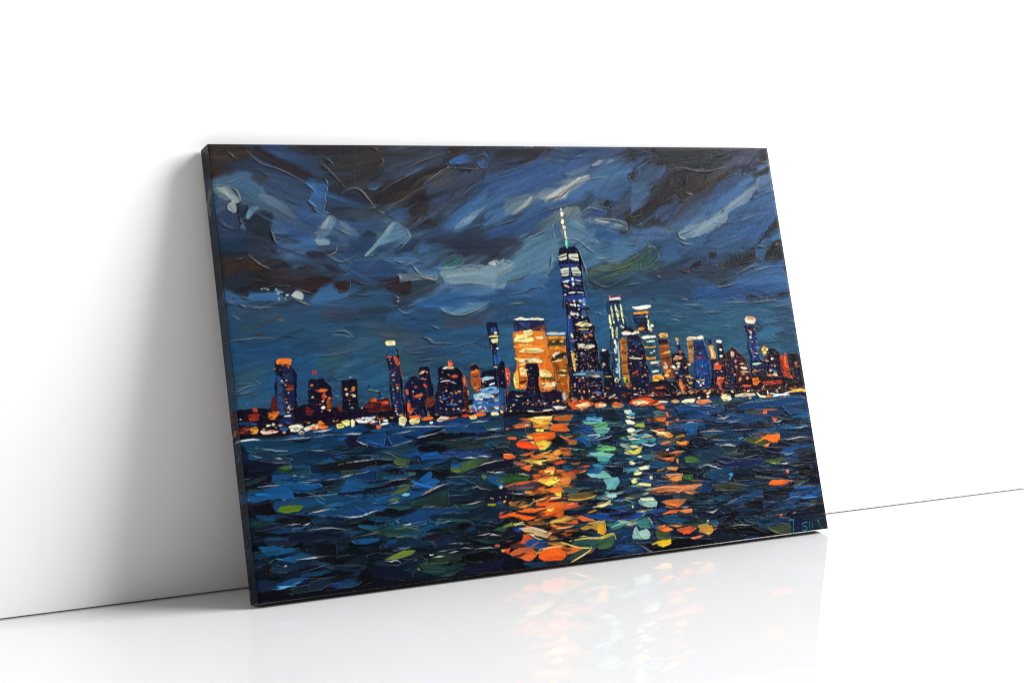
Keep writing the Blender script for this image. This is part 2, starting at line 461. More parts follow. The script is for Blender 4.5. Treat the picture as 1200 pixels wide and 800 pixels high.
r b4c4cc 1.5 1330,747 1364,754
r d5dcd8 1.5 1355,666 1399,683 1426,687
r d5dcd8 1.5 1374,660 1417,674 1470,684
r c0ccd0 1.1 1286,633 1314,635 1347,642
d d5dde0 3.2,1.8 1241,634 1276,632 1294,634
r 93a9ba 1.4 1110,668 1125,663
r d0d8d8 1.9 1488,734 1502,743
r b4c0c8 1.1 1433,736 1461,733
r b8c4cc 1.4 1168,606 1199,605
r 9fb4c0 1.4 1166,593 1238,589
r b8c4cc 1.4 1288,592 1322,592 1381,591
r b4c0cc 1.1 1385,589 1459,593
r c4ccd0 1.7 1136,557 1159,553
r 9fb4c0 1.4 1135,570 1164,562 1214,563
r 93a9ba 1.1 1223,570 1278,569
r 7f3f58 1.1 1192,677 1219,675
r 8fb0c8 1.4 1097,680 1121,688
r 7fa0b4 1.1 1287,531 1311,533
r 93a9ba 1.1 1443,572 1518,581
p 2f6290 -18,553 26,560 88,557 151,547 144,449 109,513 20,512 -17,508 e=22.8
p 3c6a84 -2,480 59,497 92,507 92,483 46,462 1,452 e=18.3
s 46779c 18.2 1,452 45,458 78,472
p 2f6898 82,502 95,507 92,428 60,424 54,449 e=12.4
p 3a7098 0,443 76,447 82,423 50,413 -4,408 e=15.2
p 2b5c88 134,514 152,516 141,419 133,425 e=3.8
r c4d0d8 1.2 -18,555 1,561 67,564 108,563
r 9fb8cc 1.5 -19,452 1,449 24,458 52,464
r 9fb8cc 1.2 -19,440 13,446 41,448
r b4c8d4 1.2 44,475 59,464
r 8fb0c8 0.9 -1,464 46,468
r 82a4bc 0.9 27,436 56,443
r b4c8d4 0.9 -15,477 17,481 49,490
d c4d0d8 1.5,0.9 23,422 142,520
p 305a80 137,554 196,560 209,532 192,523 134,527 e=15.7
p 467c98 231,496 295,502 326,488 319,460 256,464 231,474 e=16.0
p 3c6a7c 187,508 263,513 281,497 229,478 192,477 e=20.6
p 2f6898 140,523 191,520 175,469 141,425 129,435 e=14.1
p 326a98 272,503 337,531 324,431 283,415 283,462 e=19.3
r d0d8dc 1.3 259,562 281,555
r b0b8c4 1.3 186,519 224,518 274,524
r aab8c0 1.3 228,470 237,463 256,464
r b8ccd8 1.3 296,431 309,435 323,426
r 93a9ba 1.0 275,450 305,454
p 3a6c8c 321,567 362,543 353,477 311,486 e=19.6
p 46608c 405,528 482,533 529,528 527,512 415,505 e=19.8
p 3f6a80 396,512 437,510 436,456 405,451 393,465 e=13.2
p 327098 310,482 357,480 356,420 302,423 e=16.2
p 5a7488 335,570 389,564 387,551 353,553 e=16.4 a=0.6
r b4bcc4 1.3 457,546 472,536 489,531 529,531
r 9fb4c8 1.3 407,518 435,520 481,524
r 9fb4c8 1.3 416,511 458,512
r 93a9c0 1.0 435,494 484,495
r b8ccd8 1.3 304,436 324,431 339,422
r a4a4c4 1.3 442,524 481,524 523,526
p 4a5870 491,570 564,582 622,583 599,571 525,561 e=15.2
p 376a94 489,557 621,554 620,491 567,478 483,509 e=25.2
p 3a7090 567,478 623,491 622,462 590,460 e=10.2
p 35709a 653,569 695,580 678,465 657,476 648,486 e=17.4
r a4a4c4 1.3 486,531 532,529
r 9fb4c8 1.3 502,517 549,524 592,528
r 93a9ba 1.0 527,496 572,510
r 93a9ba 1.0 681,581 711,586
r a4b4c0 1.0 555,472 582,479
p 356e9a 901,574 960,601 952,528 938,495 920,489 914,529 e=19.6
r 93a9ba 1.2 911,585 935,580
p 3a7494 1301,550 1357,551 1358,465 1341,444 1313,478 1288,479 e=23.4
p 3f86a8 1395,499 1435,504 1479,455 1448,456 1420,469 1404,477 e=19.7
p 2f6484 1443,496 1502,504 1514,475 1461,477 e=19.9"""
CITY = """p 131322 -31,403 -5,411 100,409 238,399 320,401 446,400 576,395 643,399 757,403 898,398 1045,405 1196,404 1326,405 1530,406 1518,346 1317,353 1137,359 988,361 844,362 659,357 526,357 397,355 233,358 94,357 -37,353 e=1.9 h=0.7
p 1a1426 -16,406 8,407 49,407 70,402 94,413 138,400 132,346 -20,346 e=0.9
p 161a30 95,509 106,513 133,505 138,489 138,437 136,392 95,394 91,443 e=0.6
p 274a78 97,480 107,473 105,427 107,394 91,395 89,428 e=0.9
p 1d2a50 111,503 133,499 135,440 132,392 110,393 108,451 e=0.9
p ec7a24,f8a04a 99,512 109,516 128,516 135,511 131,502 124,496 122,504 101,504 e=0.6
s c05030 5.6 125,504 127,496
p 7a2c2c 117,462 125,463 130,447 120,445 e=0.6
s 285088 9.3 117,475 127,478
d e8e0d0 2.8,1.6 115,482 120,441
d e8d49a 2.8,1.9 107,468 118,468 114,459
d a8502a 2.2,2.5 132,455
d e8e4d4 3.7,2.2 113,420 116,409
d b0c0d8 4.3,1.5 114,399
p 5a1f22 82,433 91,434 92,410 83,404 74,405 e=0.9
p 8a2f22 23,400 45,401 45,386 23,386 e=0.9
p a4402a 34,412 43,415 45,404 35,405 e=0.9
s c05a40 3.1 40,414 45,407
p e4702a 66,400 80,402 94,403 88,393 74,384 67,387 e=0.6
s 5a2822 21.1 -12,365 13,366 a=0.8
s 8a4a30 7.8 -13,357 -7,369
p e8a83c 24,370 39,373 43,365 37,357 25,359 e=0.6
p a4621e 25,366 31,371 29,360 e=0.6
p f0cdb4 45,362 57,366 78,362 89,359 71,354 52,356 e=0.6
s c46a50 2.4 50,363 84,360
d e8dcae 4.3,3.7 62,373 77,375
d e8c48a 4.3,3.1 100,356
d d8d4c0 2.5,1.8 82,368 92,373 -4,390 5,391
s 3a5f98 12.3 91,364 107,363
p f0ead2 109,366 119,371 135,372 133,357 116,357 e=0.6
s 1e2c58 15.4 93,382 131,383
s e4e4dc 2.8 105,391 120,391 133,387
s d8e0e8 1.8 -20,343 17,346 42,344
s 2a3e6a 7.8 -16,385 36,378
p 14162c 170,463 178,467 207,465 210,457 221,447 218,395 220,382 162,387 e=0.6
p 11142a 244,460 281,459 281,418 282,393 243,393 244,427 e=0.6
p 181226 126,407 165,414 225,400 247,393 319,394 315,363 243,362 122,371 e=1.2
s b04a2a 9.5 198,430 200,421
s e4743a 6.9 190,441 208,442
s a4501f 12.7 210,420 210,398
s e0603a 4.4 201,430 206,425
d e8d0c0 3.5,2.8 174,427 196,417
d e0884a 4.4,2.8 175,454 213,423
d f0e4d0 5.7,4.1 195,403
d e43a38 5.1,5.7 185,482
d 2a1a30 1.3,2.8 185,482
d e0a050 4.5,3.8 254,440
d c87a34 4.5,6.4 272,441 270,439
d e8cf98 4.5,3.5 254,429 271,424
s 7a2a22 15.6 158,405 163,393 a=0.8
s 8a3020 12.7 232,403 236,394 a=0.8
p b4502a 306,410 317,417 322,416 321,405 309,405 e=0.6
s 641f24 19.3 301,398 320,397
d d8d4c8 2.6,1.6 263,399 286,396 267,466
p f0ead2 115,370 134,372 145,366 133,357 113,357 e=0.6
p f0e6d0 143,361 156,366 173,370 162,359 148,354 e=0.6
d e8cdb0 8.1,5.0 138,352
p ee8434 176,373 185,376 203,362 194,358 181,358 175,364 e=0.6
p f0d8b8 159,365 176,369 178,358 165,356 e=0.9
p d8502a 164,365 172,361 172,354 165,356 e=0.6
r f0e4dc 2.5 166,353 190,352 210,354
p f4e07a 221,364 231,365 242,362 239,356 223,354 e=0.6
p f4ee9a 233,369 245,373 253,371 252,360 243,358 e=0.6
p e8e4b0 256,369 261,373 266,367 264,357 256,356 e=1.0
p e8ecea 266,371 285,374 316,374 307,367 290,360 273,363 e=0.6
r d8e0e8 2.2 268,373 291,373 315,373
d e07a3a 6.4,3.2 308,362
s 24161c 19.2 289,356 313,351
r a4b4c8 1.9 112,346 159,341 208,342 247,339 280,338
s 1c2a4a 15.5 131,346 163,342 a=0.5
d 1a1222 1.9,4.5 254,364
p 15142a 365,530 382,537 391,513 393,481 391,455 390,367 359,369 359,420 363,483 e=0.7
p 1c2a55 367,501 381,504 386,465 383,418 380,374 363,375 362,429 e=1.3
p 2c5a80 366,533 385,532 387,510 364,508 e=1.3
p f4e8a8 362,540 369,543 386,542 386,532 364,532 e=0.7
s fff8d0 3.3 367,539 384,539
p e4602a 378,509 386,505 391,490 385,484 379,494 e=0.7
s e4683a 4.6 362,506 373,507
s 6a2a2c 3.9 390,484 392,459
d f0e8d8 4.3,2.0 372,465
d e8c060 3.9,3.6 378,435
p 141c3c 402,445 412,456 424,458 432,450 446,439 441,363 393,367 395,430 e=0.7
s 5c6a94 2.0 411,449 425,449
s dd5a34 7.2 400,429 400,417
s e4643a 7.9 416,413 438,416
d e4683a 4.6,2.6 423,434 413,416
d d0d4d8 2.6,2.0 415,424
p e45c2c 397,398 404,401 407,385 410,381 401,373 396,379 e=0.7
p 16162c 438,478 447,481 462,479 465,460 465,412 446,401 448,439 435,449 e=0.7
d f09470 6.0,2.7 443,467
d d8643a 6.6,2.7 441,452
s e0683a 8.0 443,439 450,433
s 7a3a22 19.9 449,394 460,400 a=0.9
s d45a30 3.3 466,409 466,393
p 12122a 472,415 487,472 498,473 520,467 506,365 469,368 e=0.7
p 4a1a22 300,405 314,410 334,412 355,414 358,385 298,386 e=1.3
d e4602f 8.4,4.5 317,411
d e8683a 11.0,4.5 344,404
p f4ecb8 372,368 380,372 391,364 384,350 371,353 e=0.7
p f6e6a0 396,359 407,366 425,363 420,352 401,350 e=0.7
s e4642a 7.2 400,366 424,367
s e8783a 8.6 428,361 455,362
d f0e8dc 5.9,3.3 450,351 340,364 310,364
p f6e4cc 463,355 475,361 486,360 477,351 467,351 e=0.7
s ee8a4a 4.7 480,356 499,357
p e86a30 315,355 324,356 328,353 323,347 315,348 e=0.6
s e8e4d8 3.9 327,356 344,358
s c8d4e4 2.6 299,369 316,372
s f0d8c8 2.6 301,361 321,363
d e4a060 3.3,2.6 367,383
d e8e4c8 1.6,4.5 325,362
r a8b8d0 1.6 325,344 376,343 414,345
p 0f1228 486,467 495,474 530,470 543,457 535,370 473,368 478,425 e=0.7
p 161c40 469,413 491,418 537,415 537,367 463,369 e=1.0
p f4ecd4 495,473 506,476 525,474 523,469 498,470 e=0.7
p ee6238 511,488 519,489 523,482 519,474 511,474 e=0.7
s f4b090 2.7 513,486 513,476
s d4582a 6.7 517,452 531,452
s d8d4e4 4.7 486,442 505,443 525,435
d e4dcd4 3.0,2.0 498,421 508,414 490,409
d ee9a54 4.4,2.7 512,414 522,414 511,398 531,417
d e8e8e0 3.7,2.3 510,377 522,377
s 6aa0d4 2.7 494,389 522,387
s 4a78b4 3.3 482,403 496,403
s a8c8d8 2.7 526,393 534,396
p a04a2a 542,450 551,453 554,440 551,427 542,428 e=0.7
s e08050 3.4 547,448 547,434
p 3a1c24 542,428 557,420 548,369 537,370 e=1.0
s c88a50 4.1 553,417 553,408
p 201020 566,473 581,477 591,467 586,461 568,462 e=0.7
p a8522a 565,462 590,464 587,418 575,413 561,426 e=0.7
s d8803a 3.4 566,458 586,461
s d07a40 3.4 565,436 576,419
s 5a2420 4.8 570,449 584,444
p 13162e 597,460 633,458 630,415 630,389 587,418 e=0.7
p 9cc4e4 591,444 606,447 625,443 623,439 594,437 e=0.7
d e8d8a0 3.1,2.4 595,435
s e8ecec 4.1 610,427 623,430
p 7aa8d4 585,418 613,423 632,419 629,406 596,406 586,412 e=0.7
p a4c8e4 564,407 586,409 610,404 601,391 572,390 566,397 e=0.7
p 3a68a4 562,394 632,402 630,363 558,368 e=1.0
s 8ab8e0 4.7 562,384 569,368
d e8e8d8 3.4,2.4 579,377 599,387 575,387
d f0d490 6.8,3.1 613,400 620,374
d f0b070 5.5,2.4 623,390
s e8e8e8 3.1 589,379 596,366
s 14204a 4.8 584,399 607,384
p 14142e 634,467 647,480 657,476 652,414 630,415 629,442 e=0.7
p 24507c 632,415 648,416 644,362 631,370 e=1.0
p d8543a 656,463 665,464 667,443 660,418 656,427 e=0.7
s f0a088 2.8 657,453 660,433
s 90361f 7.6 655,414 653,388
p 121a3a 624,568 630,573 651,569 651,542 640,503 646,470 627,468 626,507 622,547 e=0.7
p 28568c 632,560 645,562 646,549 631,546 e=1.0
p 265890 631,497 646,500 644,473 629,471 e=1.4
s e8dc90 3.8 626,540 649,540
d f4ecc0 5.2,3.5 643,548
p e8e0a0 629,533 648,536 647,526 632,524 e=1.0
d f0ece0 3.8,2.1 643,511
s f4ecd8 4.5 627,468 637,468
s 0c0c1c 3.5 630,571 650,570
d f4f0b0 6.8,5.5 618,359 609,360
p f0d890 546,358 564,362 567,352 552,350 e=0.7
s d84a28 6.7 529,361 547,361
s e4703a 7.4 564,360 589,360
p f4d8c0 465,356 476,362 497,359 485,353 468,351 e=0.7
s d87040 3.3 493,357 518,359
d f0c070 4.8,4.8 655,360 633,363
s c84a28 6.2 636,355 665,356
p e0842e,d86a28 688,549 710,551 775,546 780,519 775,506 783,486 786,435 783,406 754,401 704,411 682,412 674,423 684,452 690,481 690,514 687,531 e=0.7
p 20284e 699,573 777,571 777,543 751,549 722,552 693,550 e=0.7
p 32508a 709,570 742,566 733,555 715,559 e=1.1
p 8a4a30 752,557 777,560 775,543 e=1.1
p f6ead0 697,578 715,581 737,577 756,578 778,575 775,571 743,573 706,574 e=0.7
p f4dc9a 717,549 740,550 742,540 730,532 719,537 e=0.7
p f2d890 689,532 705,540 720,541 742,530 743,523 721,522 691,526 e=0.7
p f4e0a8 749,534 768,534 768,527 750,528 e=0.7
s f4d080 6.3 701,517 715,511 734,513
p f0c878 713,519 727,517 719,511 704,513 e=0.7
s e88a30 7.7 689,511 726,509 771,510
p f4e4a0 697,500 715,508 756,506 766,497 750,494 710,498 e=0.7
s b8942c 4.2 710,500 732,500 754,497
p f8ecc0 694,482 722,484 755,481 758,470 721,476 695,476 e=0.7
s f4cc80 4.9 694,469 728,472
s e07a24 7.0 701,492 768,487
p f2d48a 746,455 763,455 778,443 775,436 745,440 e=0.7
s f6e0b0 3.2 747,448 773,447
p f6e6a8 747,423 784,421 782,412 749,413 e=0.7
s f4a860 4.9 748,408 774,410
s 5a4a2a 7.7 746,431 774,431 786,425
p f0bc50 673,439 680,452 688,455 687,422 680,414 674,419 e=0.7
s f8e0a0 4.2 677,442 678,422
p f4d890 693,461 701,464 712,453 708,440 694,444 e=1.0
s 4a2c22 8.3 689,427 707,430
s f4c870 3.5 690,420 706,417
p 12142e 711,470 721,473 743,470 746,458 739,425 740,372 698,372 709,434 e=0.7
p 101634 658,404 674,410 703,404 740,405 740,359 649,365 e=1.0
s 2a3a6a 4.1 664,391 685,383
s 3a4a80 2.8 708,394 732,399
p 1a1430 747,401 796,402 794,368 745,365 e=1.1
p c8781f,8a4a1c 778,531 826,530 825,490 829,443 823,380 802,371 799,398 786,409 781,476 e=0.7
p 2c2c20 781,523 826,522 826,508 783,511 e=1.4
p a8cce0 778,541 792,543 803,540 829,540 828,534 779,536 e=0.7
s e8f0f0 2.8 784,541 825,537
p e09a30 782,533 826,531 827,524 783,526 e=0.7
d e8b858 6.4,2.8 796,520 818,519
p e0842a 780,508 809,509 815,501 783,500 e=0.7
p f4ecd8 785,487 799,495 817,485 820,480 793,481 e=1.1
s e8d8b0 4.2 784,471 811,474
s 3a2c1c 10.6 783,477 825,490
s e8d070 6.4 792,448 815,449
s f4ecc8 3.5 798,438 821,437
s 4a3a1a 5.7 788,445 821,442
s 7a3f14 14.2 791,468 796,448
s a8561c 10.6 803,424 807,401
s d87828 8.5 822,433 820,400
p b4b4b0 799,395 807,397 810,381 799,375 e=1.1
p d4582a 810,371 834,376 869,370 867,357 816,360 e=1.1
p f4cc98 832,364 855,366 861,357 845,350 e=0.7
s e88040 5.0 814,370 864,370
p f4ecd8 767,364 783,366 801,363 807,366 800,358 778,357 e=1.1
d f0f0c8 10.3,3.4 677,360
d f4d890 4.1,4.8 655,360 653,357
s f0ecc8 4.2 700,360 718,357
s e8d8b8 3.5 742,357 766,358
s e05a28 5.5 636,355 658,356 680,355 a=0.9
s d8502a 3.5 713,354 740,355
s 7a8a4a 3.5 692,356 732,355
p 10122c 846,740 860,748 875,745 891,743 897,737 900,725 898,667 894,599 837,601 840,682 842,723 e=0.7
s 2a4a84 1.8 870,730 867,668 869,606
s 243f7c 8.0 843,703 892,703
s 1f3a74 14.5 843,665 894,667
s 2a4a88 9.4 843,641 896,643
s 213c78 14.4 842,619 896,619
s 10122c 2.9 846,710 895,710
p d8d4bc 841,726 852,731 865,733 864,719 849,715 841,716 e=0.7
p d8d4bc 871,731 896,730 896,713 878,716 870,721 e=0.7
p ccd0bc 841,694 864,697 863,678 843,676 e=0.7
p ccd0bc 872,697 889,698 897,684 895,676 874,677 e=0.7
s 12142c 1.4 843,722 865,726
s 12142c 1.5 872,723 897,720
s 12142c 1.8 841,688 863,690
s 12142c 1.8 840,682 863,684
s 12142c 1.8 872,689 896,688
s 12142c 1.8 874,683 895,680
s 38506c 2.2 880,678 896,679
s e8e8e4 3.6 845,662 861,665
s a8c4e0 2.9 847,664 858,660
s d8d8d4 3.6 878,666 895,663
s 6a88b4 3.6 877,659 892,656
d e8e4dc 3.3,5.1 871,668 871,657 870,637 870,632
s d8b4a0 4.3 847,655 858,649
s e8e0dc 4.3 842,631 859,634
s d8d4d4 3.6 877,637 896,634
s b8bcc4 2.9 867,622 868,613
s c8d0dc 5.0 846,611 862,612
d f0c890 3.3,2.5 860,612
d e8d040 2.9,3.6 883,614
s 6a90c4 5.8 877,609 896,607
s d8e4e8 2.9 867,845 867,838
d f4ecc0 5.5,7.3 867,830
d f0e4a8 4.8,7.3 866,811
d f4f0d0 4.8,5.5 868,797
s d8d0a8 4.8 869,788 868,776
d e8e8b0 4.0,5.1 869,771
s 4cc4a8 9.9 869,765 868,746
s 90e0d0 4.0 867,764 868,754
s e8b878 2.2 865,802 865,792
p 10142e 845,601 906,598 891,442 878,363 822,373 825,443 e=0.7
s 3f86c0 3.2 844,580 843,553
p 12142e 853,642 899,640 900,567 910,552 915,493 918,449 909,370 819,376 840,533 e=0.8
s 21407c 15.5 852,620 900,622
s 24447e 19.4 850,569 844,453
s 2a508c 6.2 876,601 901,602
p 0e1026 861,554 905,552 912,500 908,442 846,444 e=0.8
s e0dcd8 3.9 856,635 873,636
s d8d8dc 3.5 879,636 897,634
s 6a90c8 9.4 882,614 898,611
d e8d060 3.1,3.1 884,615 884,575
s 5a80b8 14.1 888,586 895,580
d d8d8e0 3.9,2.7 878,604 893,606 861,585 849,576
d e4dcd0 3.1,4.7 867,614 868,605 871,583 855,587
s e0dcd8 3.5 853,607 864,605
s e0e0e4 3.1 852,582 873,585
d 3a5c98 7.8,10.2 890,584
d e8e4c8 3.1,2.3 884,575 877,594
p f0eab4 860,558 870,563 890,561 908,555 901,551 876,551 e=0.8
s d8c080 3.1 869,546 896,544
d e4884a 4.7,3.1 885,527 902,528 898,530
s 3a4c80 6.2 874,539 903,536
p f4f0d8 858,505 874,513 881,507 898,508 911,502 893,498 868,500 e=0.8
s 6a2a40 5.4 865,485 881,482
d c85a48 3.9,3.5 869,484 869,472
s 1d3258 19.3 862,488 888,469 a=0.6
p 38648c 835,439 883,442 916,440 914,427 865,430 837,436 e=1.5
s 7aa4bc 2.7 841,437 874,437
s d8b488 3.5 890,430 908,429
s c8ccd4 2.3 870,408 915,407
s 4a7ab0 7.0 887,391 908,388
d e89a50 3.1,3.8 847,398 874,395 859,395 837,410
d ee5a4a 2.7,2.7 887,391 896,407 913,395
p 0e1026 916,489 946,491 943,433 953,403 923,376 920,434 e=0.8
d f4f0e0 7.0,3.9 931,491
d e8c890 5.5,4.7 925,456
s e8c060 2.3 923,427 942,426
d e0d8c8 2.3,2.3 887,454
s e4b04a 10.0 842,493 843,475 841,450
s e8d8a0 7.0 847,536 848,529
s e8c868 6.2 842,468 842,446
p 1c3a5c 962,612 996,613 1005,547 985,519 966,409 950,410 954,528 956,575 e=0.8
p f4f4ea 967,619 997,620 999,614 966,613 e=0.8
d ee4048 3.6,3.6 968,621 997,621
s 16162c 7.9 966,608 998,608
s dce0a4 6.3 969,599 969,564
s dce0a4 7.2 981,600 984,563
s dce0a4 6.4 996,600 997,555
s d4dca0 6.3 960,575 961,553
s dce0a4 5.9 963,546 961,520
s dce0a4 5.9 976,545 972,519
d dce4a8 3.2,4.0 990,548 995,544 959,546 970,558
s 16162c 1.6 963,582 1004,584
s 16162c 1.6 961,568 1002,568
s 16162c 1.6 962,549 1000,557
s 16162c 1.6 959,531 979,534
s 1b2c4c 2.0 978,600 972,519
s 1b2c4c 2.0 991,600 991,555
d c8d8c0 4.7,7.1 966,509 968,497
d e8e0a0 3.5,3.5 963,466
d b0c4c0 4.7,7.9 962,487 965,453 959,439
s 88a8b0 5.5 974,508 963,417
d f0e094 5.9,7.8 954,416
d 3a5030 2.3,3.9 955,416
p 101630 988,539 1002,546 1019,543 1033,527 1007,525 e=0.8
p f4ecd0 987,531 1000,536 1017,531 1035,535 1039,529 1016,525 992,526 e=0.8
p b4702a 980,515 1000,518 995,481 991,445 993,415 990,386 978,401 972,431 e=0.8
s 6a3a1c 3.9 976,482 996,483
s 6a3a1c 3.9 974,457 994,457
s 6a3a1c 3.9 972,431 991,432
s d8a050 3.2 983,508 981,486
d a89a2c 8.7,11.0 982,414
d 3a2c18 3.9,6.3 983,412
p 141632 1002,521 1037,523 1047,478 1053,411 1039,361 989,364 993,430 995,481 e=0.8
s 2a5088 11.9 1013,510 1033,501 a=0.6
s e8e8b0 4.0 1000,468 1036,465
d d83a30 3.2,2.8 1007,510 1037,470 1015,484 1017,436
d e89a58 4.8,3.2 1037,424 1002,393
s a84a30 5.5 1002,429 1018,434
p 16203e 1029,576 1068,578 1076,548 1077,525 1047,530 1029,554 e=0.8
s f6ecdc 8.0 1031,592 1044,590 1080,593
p ee9c34 1029,580 1069,582 1075,578 1068,575 1031,575 e=0.8
s 3a5a8c 4.0 1032,568 1067,569
s 2a4c80 3.2 1035,559 1061,560
d e0e4b0 3.6,6.4 1067,569 1069,555
d e8ecc8 5.6,5.6 1070,539 1078,544
d e0e4b0 3.6,5.6 1068,546 1074,535
p ee9a38 1036,540 1047,543 1057,538 1048,533 1037,535 e=0.8
p f4ecd0 1043,518 1058,521 1084,519 1085,512 1065,511 1044,512 e=0.8
p 205068 1048,512 1087,510 1087,461 1087,424 1059,422 1050,474 e=0.8
p e8a040 1047,495 1080,494 1080,490 1049,490 e=0.8
p f0a030 1048,469 1075,467 1074,461 1048,462 e=0.8
s e8e4c8 4.0 1056,506 1078,506
s e8d8c0 5.6 1057,452 1082,454
d c8dcd8 4.0,3.2 1073,481 1080,447 1064,477
s d8e0d8 3.2 1060,431 1078,432
p f0b448 1057,422 1081,424 1091,413 1078,405 1058,404 e=0.8
s b8741f 4.0 1067,418 1083,411
p e8a84a 1095,522 1107,525 1120,519 1118,513 1097,514 e=0.8
p 2a1420 1092,511 1118,508 1116,497 1094,498 e=0.8
s 1a1c3a 42.9 945,385 971,387
d e8d8b0 3.1,2.4 961,402
p d8582a 823,375 864,374 883,364 861,355 820,356 e=1.1
p f4dca0 829,364 855,368 874,361 844,356 e=0.8
p e87a3a 883,364 905,368 920,358 902,354 886,355 e=1.2
d f4e0b0 8.5,5.0 899,358 909,359
p e0642c 928,357 942,365 966,355 948,350 e=1.2
s f4c880 4.7 934,353 957,352
p d8481f 979,357 1002,369 1032,370 1057,359 1077,352 1055,348 1007,348 e=1.2
p f6e4b0 988,359 1014,364 1039,359 1056,356 1021,353 995,353 e=0.8
s f4e8c0 4.0 1065,357 1082,355
s 441c2a 23.9 1052,382 1080,395
p 8a4a28 1092,500 1119,502 1118,464 1124,415 1094,410 1088,445 1086,480 e=0.7
p e8b058 1093,520 1102,525 1120,523 1120,514 1098,513 e=0.8
p 1c1222 1089,507 1115,508 1118,497 1093,497 e=0.7
s c86a34 4.5 1092,492 1117,493
s d89a50 3.7 1095,472 1118,478
d e8d8b8 7.5,7.5 1100,441
d e8a860 6.0,5.2 1102,420 1102,429
s 5a2c1c 4.5 1091,462 1116,462
d d8b060 5.2,3.0 1099,450 1110,430
p 14142c 1125,471 1163,472 1164,434 1172,384 1130,380 1120,415 e=1.1
p f0b848 1140,508 1147,512 1151,504 1145,499 e=0.8
s 12142a 9.8 1145,498 1148,473
d d8dce0 3.0,3.0 1146,496
d e04a34 3.8,4.5 1149,475
s a8764a 11.3 1128,460 1149,462
d d8b080 6.0,4.5 1136,463 1137,446 1127,436
d e8dccc 5.3,3.8 1138,439 1124,439
d 6a80a8 4.5,5.3 1131,422 1140,414
s d87c3a 10.5 1136,404 1140,379
s 8a3f20 9.8 1147,393 1146,379
s e4a058 3.8 1154,413 1176,408
d e8a860 6.8,3.8 1166,397 1165,413
d e8b878 5.3,3.4 1162,385
d e0a878 6.0,3.0 1159,437 1170,442
p b48048 1174,499 1189,502 1190,460 1185,446 1171,451 1172,475 e=0.8
s 7a4a34 6.1 1174,487 1193,488
s c8906a 7.6 1176,478 1183,467
p 1a3468 1197,498 1226,500 1228,465 1231,409 1221,381 1180,384 1187,446 e=0.8
p 1c4888 1193,453 1226,454 1226,416 1189,411 e=1.1
p f8eccc 1173,508 1187,513 1207,511 1224,513 1225,503 1198,504 1177,503 e=0.8
s 0c0e20 5.3 1194,485 1223,482
s 7a2440 3.8 1196,461 1219,458
d e8e0b8 3.4,3.8 1197,405 1206,401 1191,397 1203,393 1195,388
p e0a050 1234,484 1245,487 1253,460 1247,432 1238,440 1236,461 e=0.8
s f0c890 3.8 1242,482 1245,453
p 18163a 1237,500 1248,501 1247,489 1237,487 e=0.8
p 10122a 1263,491 1280,492 1281,451 1260,453 e=0.8
p f0e8d8 1262,499 1273,500 1280,496 1275,490 1263,492 e=0.8
d f0e0c8 5.4,3.5 1271,474 1270,458
p ee5c34 1243,436 1254,442 1267,435 1263,424 1246,426 e=0.8
p 1a1c36 1240,450 1308,446 1293,369 1237,373 e=1.2
p ee5c34 1243,436 1254,442 1267,435 1263,424 1246,426 e=0.8
d f0a080 7.7,3.1 1253,439
p e0583a 1246,402 1268,405 1261,389 1247,383 e=0.8
s e88a5a 4.6 1249,404 1270,403
s a8401f 8.4 1252,384 1254,375
d 8a4a6a 6.2,3.1 1264,408
p e8c8b0 1297,468 1308,471 1310,460 1303,454 1297,458 e=0.8
s 6a2a2c 11.6 1299,458 1308,446
p 12101e 1057,405 1098,406 1123,387 1111,368 1064,374 e=1.5
s c85a38 5.9 1067,391 1087,392
s 5a2a34 14.8 1052,378 1088,373 a=0.7
p e4562a 1037,359 1061,359 1074,351 1059,349 1035,349 e=0.7
s f4e8d0 3.3 1072,355 1091,354
p e8b880 1099,355 1114,360 1127,353 1112,349 e=0.7
p f4ecc4 1131,352 1146,357 1173,356 1167,347 1137,348 e=0.7
p e8804a 1176,351 1208,352 1223,344 1197,341 1177,344 e=0.8
d f0d8b0 5.3,3.8 1184,357 1211,359
p e8dca0 1250,355 1266,361 1280,356 1276,346 1257,345 e=0.8
p e0502c 1054,342 1079,346 1082,339 e=0.7
p 3a1c28 1285,465 1313,478 1327,463 1341,444 1352,408 1345,373 1269,378 e=0.8
d e8c8a8 7.0,9.3 1305,461
d d8a07a 4.7,3.9 1311,443 1310,428
s f0dc98 4.7 1324,435 1335,435
s f0dcb0 6.2 1325,426 1341,423
s e8b878 5.4 1323,415 1346,414
p 141a38 1280,441 1299,447 1307,425 1300,376 1269,378 e=1.2
p 131c40 1358,535 1389,535 1387,471 1393,442 1409,433 1392,395 1358,397 1359,458 1360,508 e=0.8
p 1f3f7c 1363,504 1387,503 1385,449 1363,443 e=1.6
p f4e0c8 1359,549 1366,555 1378,547 1389,550 1393,546 1388,536 1380,534 1361,540 e=0.8
s d87c40 3.2 1370,554 1391,550
s c85230 3.9 1362,519 1375,519
d f0dccc 4.7,4.3 1369,501 1372,514
d d8804a 2.7,3.5 1367,465 1376,459
s c0d8c8 5.5 1364,432 1389,433
s f0a040 5.5 1359,413 1376,414
p d8a848 1398,470 1406,477 1413,473 1408,455 1398,450 e=0.8
d f0dcb8 3.6,3.6 1415,467
p 14142e 1408,455 1424,469 1441,466 1455,445 1442,392 1397,398 e=0.8
d e0604a 3.9,3.9 1406,439
d f0d8c0 5.5,5.1 1426,442
s e8e0e0 4.0 1420,426 1431,425
p e8dcb8 1420,402 1430,409 1436,398 1424,397 e=0.8
s 3a64a0 6.3 1414,417 1430,409
s e4703a 4.7 1398,401 1420,401
d e8b878 3.9,3.2 1414,413
